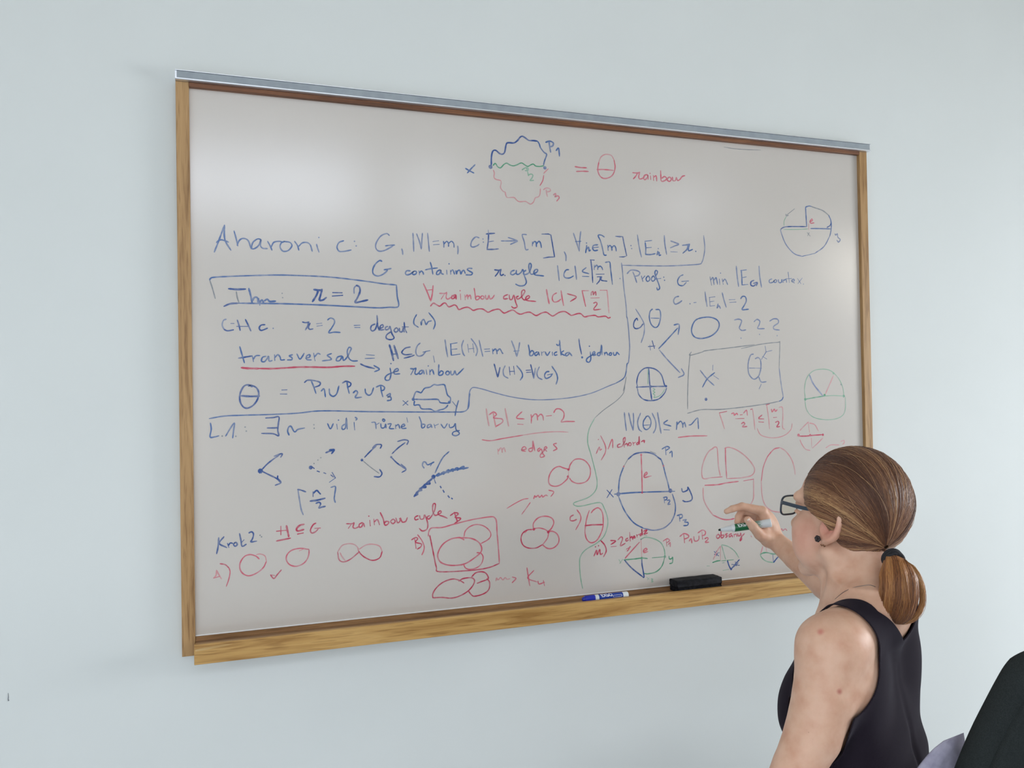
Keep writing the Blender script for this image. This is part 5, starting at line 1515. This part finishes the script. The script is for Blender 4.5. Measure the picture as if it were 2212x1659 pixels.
# ---- eyeglasses: slim dark blue rectangular frame
mframe = mat('dark_blue_acetate', srgb(34, 50, 66), 0.28, spec=0.6)
mlens = bpy.data.materials.new('lens_glass'); mlens.use_nodes = True
_t = mlens.node_tree; _t.nodes.clear()
_o = _t.nodes.new('ShaderNodeOutputMaterial'); _m = _t.nodes.new('ShaderNodeMixShader'); _a = _t.nodes.new('ShaderNodeBsdfTransparent'); _g = _t.nodes.new('ShaderNodeBsdfGlossy')
_a.inputs[0].default_value = (0.93, 0.93, 0.84, 1); _g.inputs['Roughness'].default_value = 0.03; _m.inputs[0].default_value = 0.07
_t.links.new(_a.outputs[0], _m.inputs[1]); _t.links.new(_g.outputs[0], _m.inputs[2]); _t.links.new(_m.outputs[0], _o.inputs[0])
GF = 0.109
def lens_loop(s, k=1.0, n=40):
    pts = []
    for i in range(n):
        a = TAU * i / n
        x = math.copysign(abs(math.cos(a)) ** 0.55, math.cos(a)) * 0.0265 * k
        y = math.copysign(abs(math.sin(a)) ** 0.62, math.sin(a)) * 0.0162 * k
        y -= 0.0016 * math.cos(a) * 0
        l_ = 0.0400 + x
        pts.append(hp(GF - 0.0022 * (l_ / 0.03) ** 2 + 0.10 * y * 0.5, l_ * s, 0.0105 + y + 0.0012 * math.cos(a)))
    return pts
gl = None
bm = bmesh.new()
for s in (1, -1):
    L_ = lens_loop(s); add_tube(bm, L_ + L_[:2], 0.0017, 6)
add_tube(bm, catmull(np.array([hp(GF - 0.0003, 0.0125, 0.014), hp(GF + 0.003, 0, 0.0165), hp(GF - 0.0003, -0.0125, 0.014)]), 5), 0.0016, 6)
gl = obj('eyeglasses', bm, mframe, woman, True)
for s in (1, -1):
    L_ = lens_loop(s, 0.97)
    vs = L_ + [np.mean(L_, 0)]
    from_pydata('lens', vs, [(i, (i + 1) % 40, 40) for i in range(40)], mlens, gl)
    tpts = catmull(np.array([hp(GF - 0.010, 0.0650 * s, 0.0165), hp(0.090, 0.0725 * s, 0.0190), hp(0.05, 0.0750 * s, 0.0215), hp(0.030, 0.0735 * s, 0.0235), hp(0.008, 0.0700 * s, 0.0245)]), 4)
    vs, fs = [], []
    for P_ in tpts:
        for du, dl in ((0.0029, 0.0011), (0.0029, -0.0011), (-0.0029, -0.0011), (-0.0029, 0.0011)): vs.append(P_ + HU * du + HL * dl)
    for i in range(len(tpts) - 1):
        for k in range(4): fs.append((i * 4 + k, i * 4 + (k + 1) % 4, i * 4 + 4 + (k + 1) % 4, i * 4 + 4 + k))
    fs.append((0, 1, 2, 3)); fs.append(tuple(len(vs) - 4 + k for k in range(4))[::-1])
    from_pydata('temple', vs, fs, mframe, gl)
    bm = bmesh.new(); add_tube(bm, [hp(GF - 0.0085, 0.0625 * s, 0.0165), hp(GF - 0.0125, 0.0662 * s, 0.0165)], 0.0030, 8); obj('hinge', bm, mframe, gl)

# ---- earrings: a dark flower stud and a tiny second one, left ear
mear = mat('dark_enamel', srgb(46, 34, 36), 0.45)
ec = hp(0.0090, 0.0750, -0.0185)
bm = bmesh.new()
for k in range(6):
    a = TAU * k / 6
    add_lathe(bm, ec + 0.0030 * (math.cos(a) * HF + math.sin(a) * HU) - HL * 0.002, HL, [(0, 0.0008), (0.0012, 0.0026), (0.0028, 0.0026), (0.0038, 0.0009)], 10)
add_lathe(bm, ec - HL * 0.006, HL, [(0, 0.0006), (0.005, 0.0006), (0.0055, 0.0020), (0.0085, 0.0020), (0.0095, 0.0008)], 10)
obj('earring', bm, mear, woman, True)
bm = bmesh.new(); e2 = hp(-0.001, 0.0730, -0.0255)
add_tube(bm, catmull(np.array([e2 + HF * 0.004, e2 + HF * 0.002 - HU * 0.002, e2 - HF * 0.001, e2 - HF * 0.003 - HU * 0.002, e2 - HF * 0.005]), 4), 0.0008, 6)
obj('earring', bm, mat('bronze', srgb(120, 84, 58), 0.35, 0.6), woman, True)

# ---- thin necklace chain
pts = [ray_hit(x, y, skin, 1.05, 1.6) for x, y in ((1774, 1322), (1788, 1306), (1803, 1291), (1820, 1277), (1840, 1268), (1858, 1264), (1876, 1262), (1888, 1266))]
pts = [p_ - RT[2] * 0.0050 for p_ in pts]
C_ = catmull(np.array(pts), 8)
bm = bmesh.new(); add_tube(bm, C_, 0.00055, 5); obj('necklace', bm, mat('silver_chain', srgb(120, 104, 96), 0.35, 0.7), woman)

# ------------------------------------------------------------------ green marker in the hand
g0, g1 = hc(250, 830, 1.944), hc(1152, 706, 1.9215)
gd = norm(g1 - g0); GL = float(np.linalg.norm(g1 - g0))
gm = tag(empty('marker_pen', tuple(g0)), 'uncapped green dry-erase marker held between thumb and fingers', 'marker')
bm = bmesh.new(); add_lathe(bm, g0, gd, [(0, 0.0011), (0.0010, 0.0021), (0.0060, 0.0030)], 20); obj('nib', bm, dark_nib, gm, True)
bm = bmesh.new(); add_lathe(bm, g0, gd, [(0.0055, 0.0032), (0.0058, 0.0040), (0.0185, 0.0054), (0.0195, 0.0062), (0.0300, 0.0068), (0.0310, 0.0084), (0.0330, 0.0088), (GL - 0.019, 0.0090), (GL - 0.0185, 0.0094), (GL - 0.0012, 0.0096), (GL, 0.0088)]); obj('barrel', bm, white_plastic, gm, True)
lu0, lu1 = 0.0365, GL - 0.0205
bm = bmesh.new(); upv = norm(-RT[2] * 0.75 + RT[1] * 0.66)
sd = np.cross(upv, gd)
rings = []
for u in (lu0, lu1):
    rings.append([bm.verts.new(tuple(g0 + gd * u + 0.00925 * (math.cos(a) * upv + math.sin(a) * sd))) for a in np.linspace(-2.2, 0.78, 24)])
for k in range(23): bm.faces.new((rings[0][k], rings[0][k + 1], rings[1][k + 1], rings[1][k]))
gl_ = obj('label_band', bm, green_label, gm, True)
text_on_barrel('brand_lettering', 'EXPO', 0.0105, g0, gd, -RT[2] * 0.8 + RT[1] * 0.6, 0.00935, white_print, gl_, 0.044, 0.35, 0.0)

# ------------------------------------------------------------------ office chair behind the person
mfab = noisy('charcoal_fabric', srgb(38, 42, 42), srgb(48, 52, 52), 700, 0.95, bump=0.35, bdist=0.0008, spec=0.15)
mblk = mat('black_plastic', srgb(22, 22, 24), 0.5)
chair = tag(empty('office_chair', (1.14, -0.76, 0.0)), 'black fabric office chair with a rounded backrest behind the seated person', 'chair')
def pad(name, o, ax, ay, az_, hx, hy, hz, m, parent, n=3.2, bow=0.0):
    """cushion: superellipsoid slab, half sizes hx hy hz along the three axes"""
    vs, fs = [], []
    nu, nv = 56, 28
    for j in range(nv + 1):
        ph = -math.pi / 2 + math.pi * j / nv
        for i in range(nu):
            th = TAU * i / nu
            e = 2 / n
            c = lambda x: math.copysign(abs(math.cos(x)) ** e, math.cos(x)); s = lambda x: math.copysign(abs(math.sin(x)) ** e, math.sin(x))
            x, y = c(ph) ** 0.5 * c(th) if False else (abs(math.cos(ph)) ** 0.45) * c(th), (abs(math.cos(ph)) ** 0.45) * s(th)
            z = s(ph)
            vs.append(o + ax * hx * x + ay * hy * y + az_ * (hz * z + bow * (x * x)))
    for j in range(nv):
        for i in range(nu): fs.append((j * nu + i, j * nu + (i + 1) % nu, (j + 1) * nu + (i + 1) % nu, (j + 1) * nu + i))
    return from_pydata(name, vs, fs, m, parent, True)
CT = norm(v3(0.10, 0.995, 0)); CLT = v3(-CT[1], CT[0], 0)
CB = v3(1.231, -1.025, 0.0)
def cp(a, b, z): return CB + a * CLT + b * CT + v3(0, 0, z)
rec = math.radians(20)
up = norm(v3(0, 0, math.cos(rec)) - CT * math.sin(rec)); nrm = norm(CT * math.cos(rec) + v3(0, 0, math.sin(rec)))
def backrest(name, off, grow, th, m):
    prof = [(0.545, 0.10), (0.550, 0.150), (0.565, 0.180), (0.62, 0.200), (0.70, 0.208), (0.80, 0.212), (0.87, 0.209), (0.94, 0.201), (0.99, 0.190), (1.02, 0.182), (1.040, 0.175), (1.054, 0.165), (1.063, 0.150), (1.069, 0.125), (1.072, 0.08)]
    C = catmull(np.array(prof), 3)
    vs, fs = [], []
    n = 48
    for j, (z, w) in enumerate(C):
        e = min(z - 0.530, 1.080 - z)
        t_ = th * min(1.0, math.sqrt(max(e, 0.0) / 0.030))
        for i in range(n):
            a = TAU * i / n
            x = math.copysign(abs(math.cos(a)) ** 0.5, math.cos(a)); y = math.copysign(abs(math.sin(a)) ** 0.6, math.sin(a))
            h_ = (z - 0.80) / math.cos(rec)
            vs.append(cp(0, 0, 0.80) + CLT * (w + grow) * x + up * h_ + nrm * (t_ * y + off + 0.016 * x * x - 0.02 * math.exp(-((z - 0.66) / 0.10) ** 2) * 0))
    for j in range(len(C) - 1):
        for i in range(n): fs.append((j * n + i, j * n + (i + 1) % n, (j + 1) * n + (i + 1) % n, (j + 1) * n + i))
    fs.append(tuple(range(n))[::-1]); fs.append(tuple((len(C) - 1) * n + i for i in range(n)))
    return from_pydata(name, vs, fs, m, chair, True)
back = backrest('backrest', 0.0, 0.0, 0.030, mfab)
shell = backrest('back_shell', -0.024, -0.016, 0.016, mfab)
for sgn in (1, -1):
    pz = [(0.60, 0.130), (0.72, 0.150), (0.82, 0.152), (0.90, 0.142), (0.97, 0.128), (1.03, 0.108)]
    bm = bmesh.new(); add_tube(bm, catmull(np.array([cp(sgn * w, 0, 0.80) + up * ((z - 0.80) / math.cos(rec)) - nrm * 0.036 for z, w in pz]), 5), 0.0028, 6); obj('piping', bm, mblk, back, True)
bc = cp(0, 0, 0.80)
pad('seat', cp(0, 0.205, 0.418), CLT, CT, v3(0, 0, 1), 0.235, 0.235, 0.036, mfab, chair, 3.4)
bm = bmesh.new(); add_tube(bm, catmull(np.array([cp(0, 0.12, 0.375), cp(0, -0.02, 0.385), cp(0, -0.035, 0.50), bc - up * 0.16 - nrm * 0.05]), 6), 0.018, 10); obj('back_support', bm, mblk, chair, True)
bm = bmesh.new(); add_lathe(bm, cp(0, 0.225, 0.09), (0, 0, 1), [(0, 0.03), (0.16, 0.03), (0.161, 0.02), (0.30, 0.02)], 20); obj('gas_column', bm, mblk, chair, True)
for k in range(5):
    a = TAU * k / 5 + 0.3
    d = v3(math.cos(a), math.sin(a), 0); c0 = cp(0, 0.225, 0.115)
    bm = bmesh.new(); add_tube(bm, [c0, c0 + d * 0.15 - v3(0, 0, 0.012), c0 + d * 0.30 - v3(0, 0, 0.040)], [0.024, 0.020, 0.013], 8); leg = obj('base_leg', bm, mblk, chair, True)
    bm = bmesh.new(); e = np.cross(d, v3(0, 0, 1)); add_lathe(bm, c0 + d * 0.30 + v3(0, 0, -0.0868) - e * 0.018, e, [(0, 0.024), (0.003, 0.028), (0.033, 0.028), (0.036, 0.024)], 18); obj('caster', bm, mblk, leg, True)

# ------------------------------------------------------------------ pale cloth bunched in front of the backrest
mcl = noisy('lavender_cloth', srgb(150, 146, 166), srgb(172, 168, 186), 60, 0.9)
vs, fs = [], []
nu, nv = 72, 40
for j in range(nv + 1):
    f_ = j / nv
    z = 0.458 + 0.455 * f_
    tp_ = math.sqrt(max(0.0, 1 - max(0.0, (f_ - 0.55) / 0.45) ** 2))
    for i in range(nu):
        th = TAU * i / nu
        fold = 1 + 0.20 * math.sin(th * 8 + j * 0.16) + 0.10 * math.sin(th * 17 - j * 0.3)
        x = 0.100 * math.cos(th) * max(tp_, 0.04) * (1 + 0.05 * math.sin(j * 0.5)); y = 0.020 * math.sin(th) * fold * max(tp_, 0.04)
        base = cp(0.165, 0, 0.80) + up * ((z - 0.80) / math.cos(rec)) + nrm * 0.060
        vs.append(base + CLT * x + CT * y + v3(0, 0, 0.006 * math.sin(th * 7) * f_ * tp_ - 0.085 * (0.5 - 0.5 * math.cos(th)) * f_))
for j in range(nv):
    for i in range(nu): fs.append((j * nu + i, j * nu + (i + 1) % nu, (j + 1) * nu + (i + 1) % nu, (j + 1) * nu + i))
fs.append(tuple(range(nu))[::-1]); fs.append(tuple(nv * nu + i for i in range(nu)))
cl = from_pydata('cardigan', vs, fs, mcl, None, True)
tag(cl, 'pale lavender cloth bunched between the black tank top and the office chair', 'clothing')
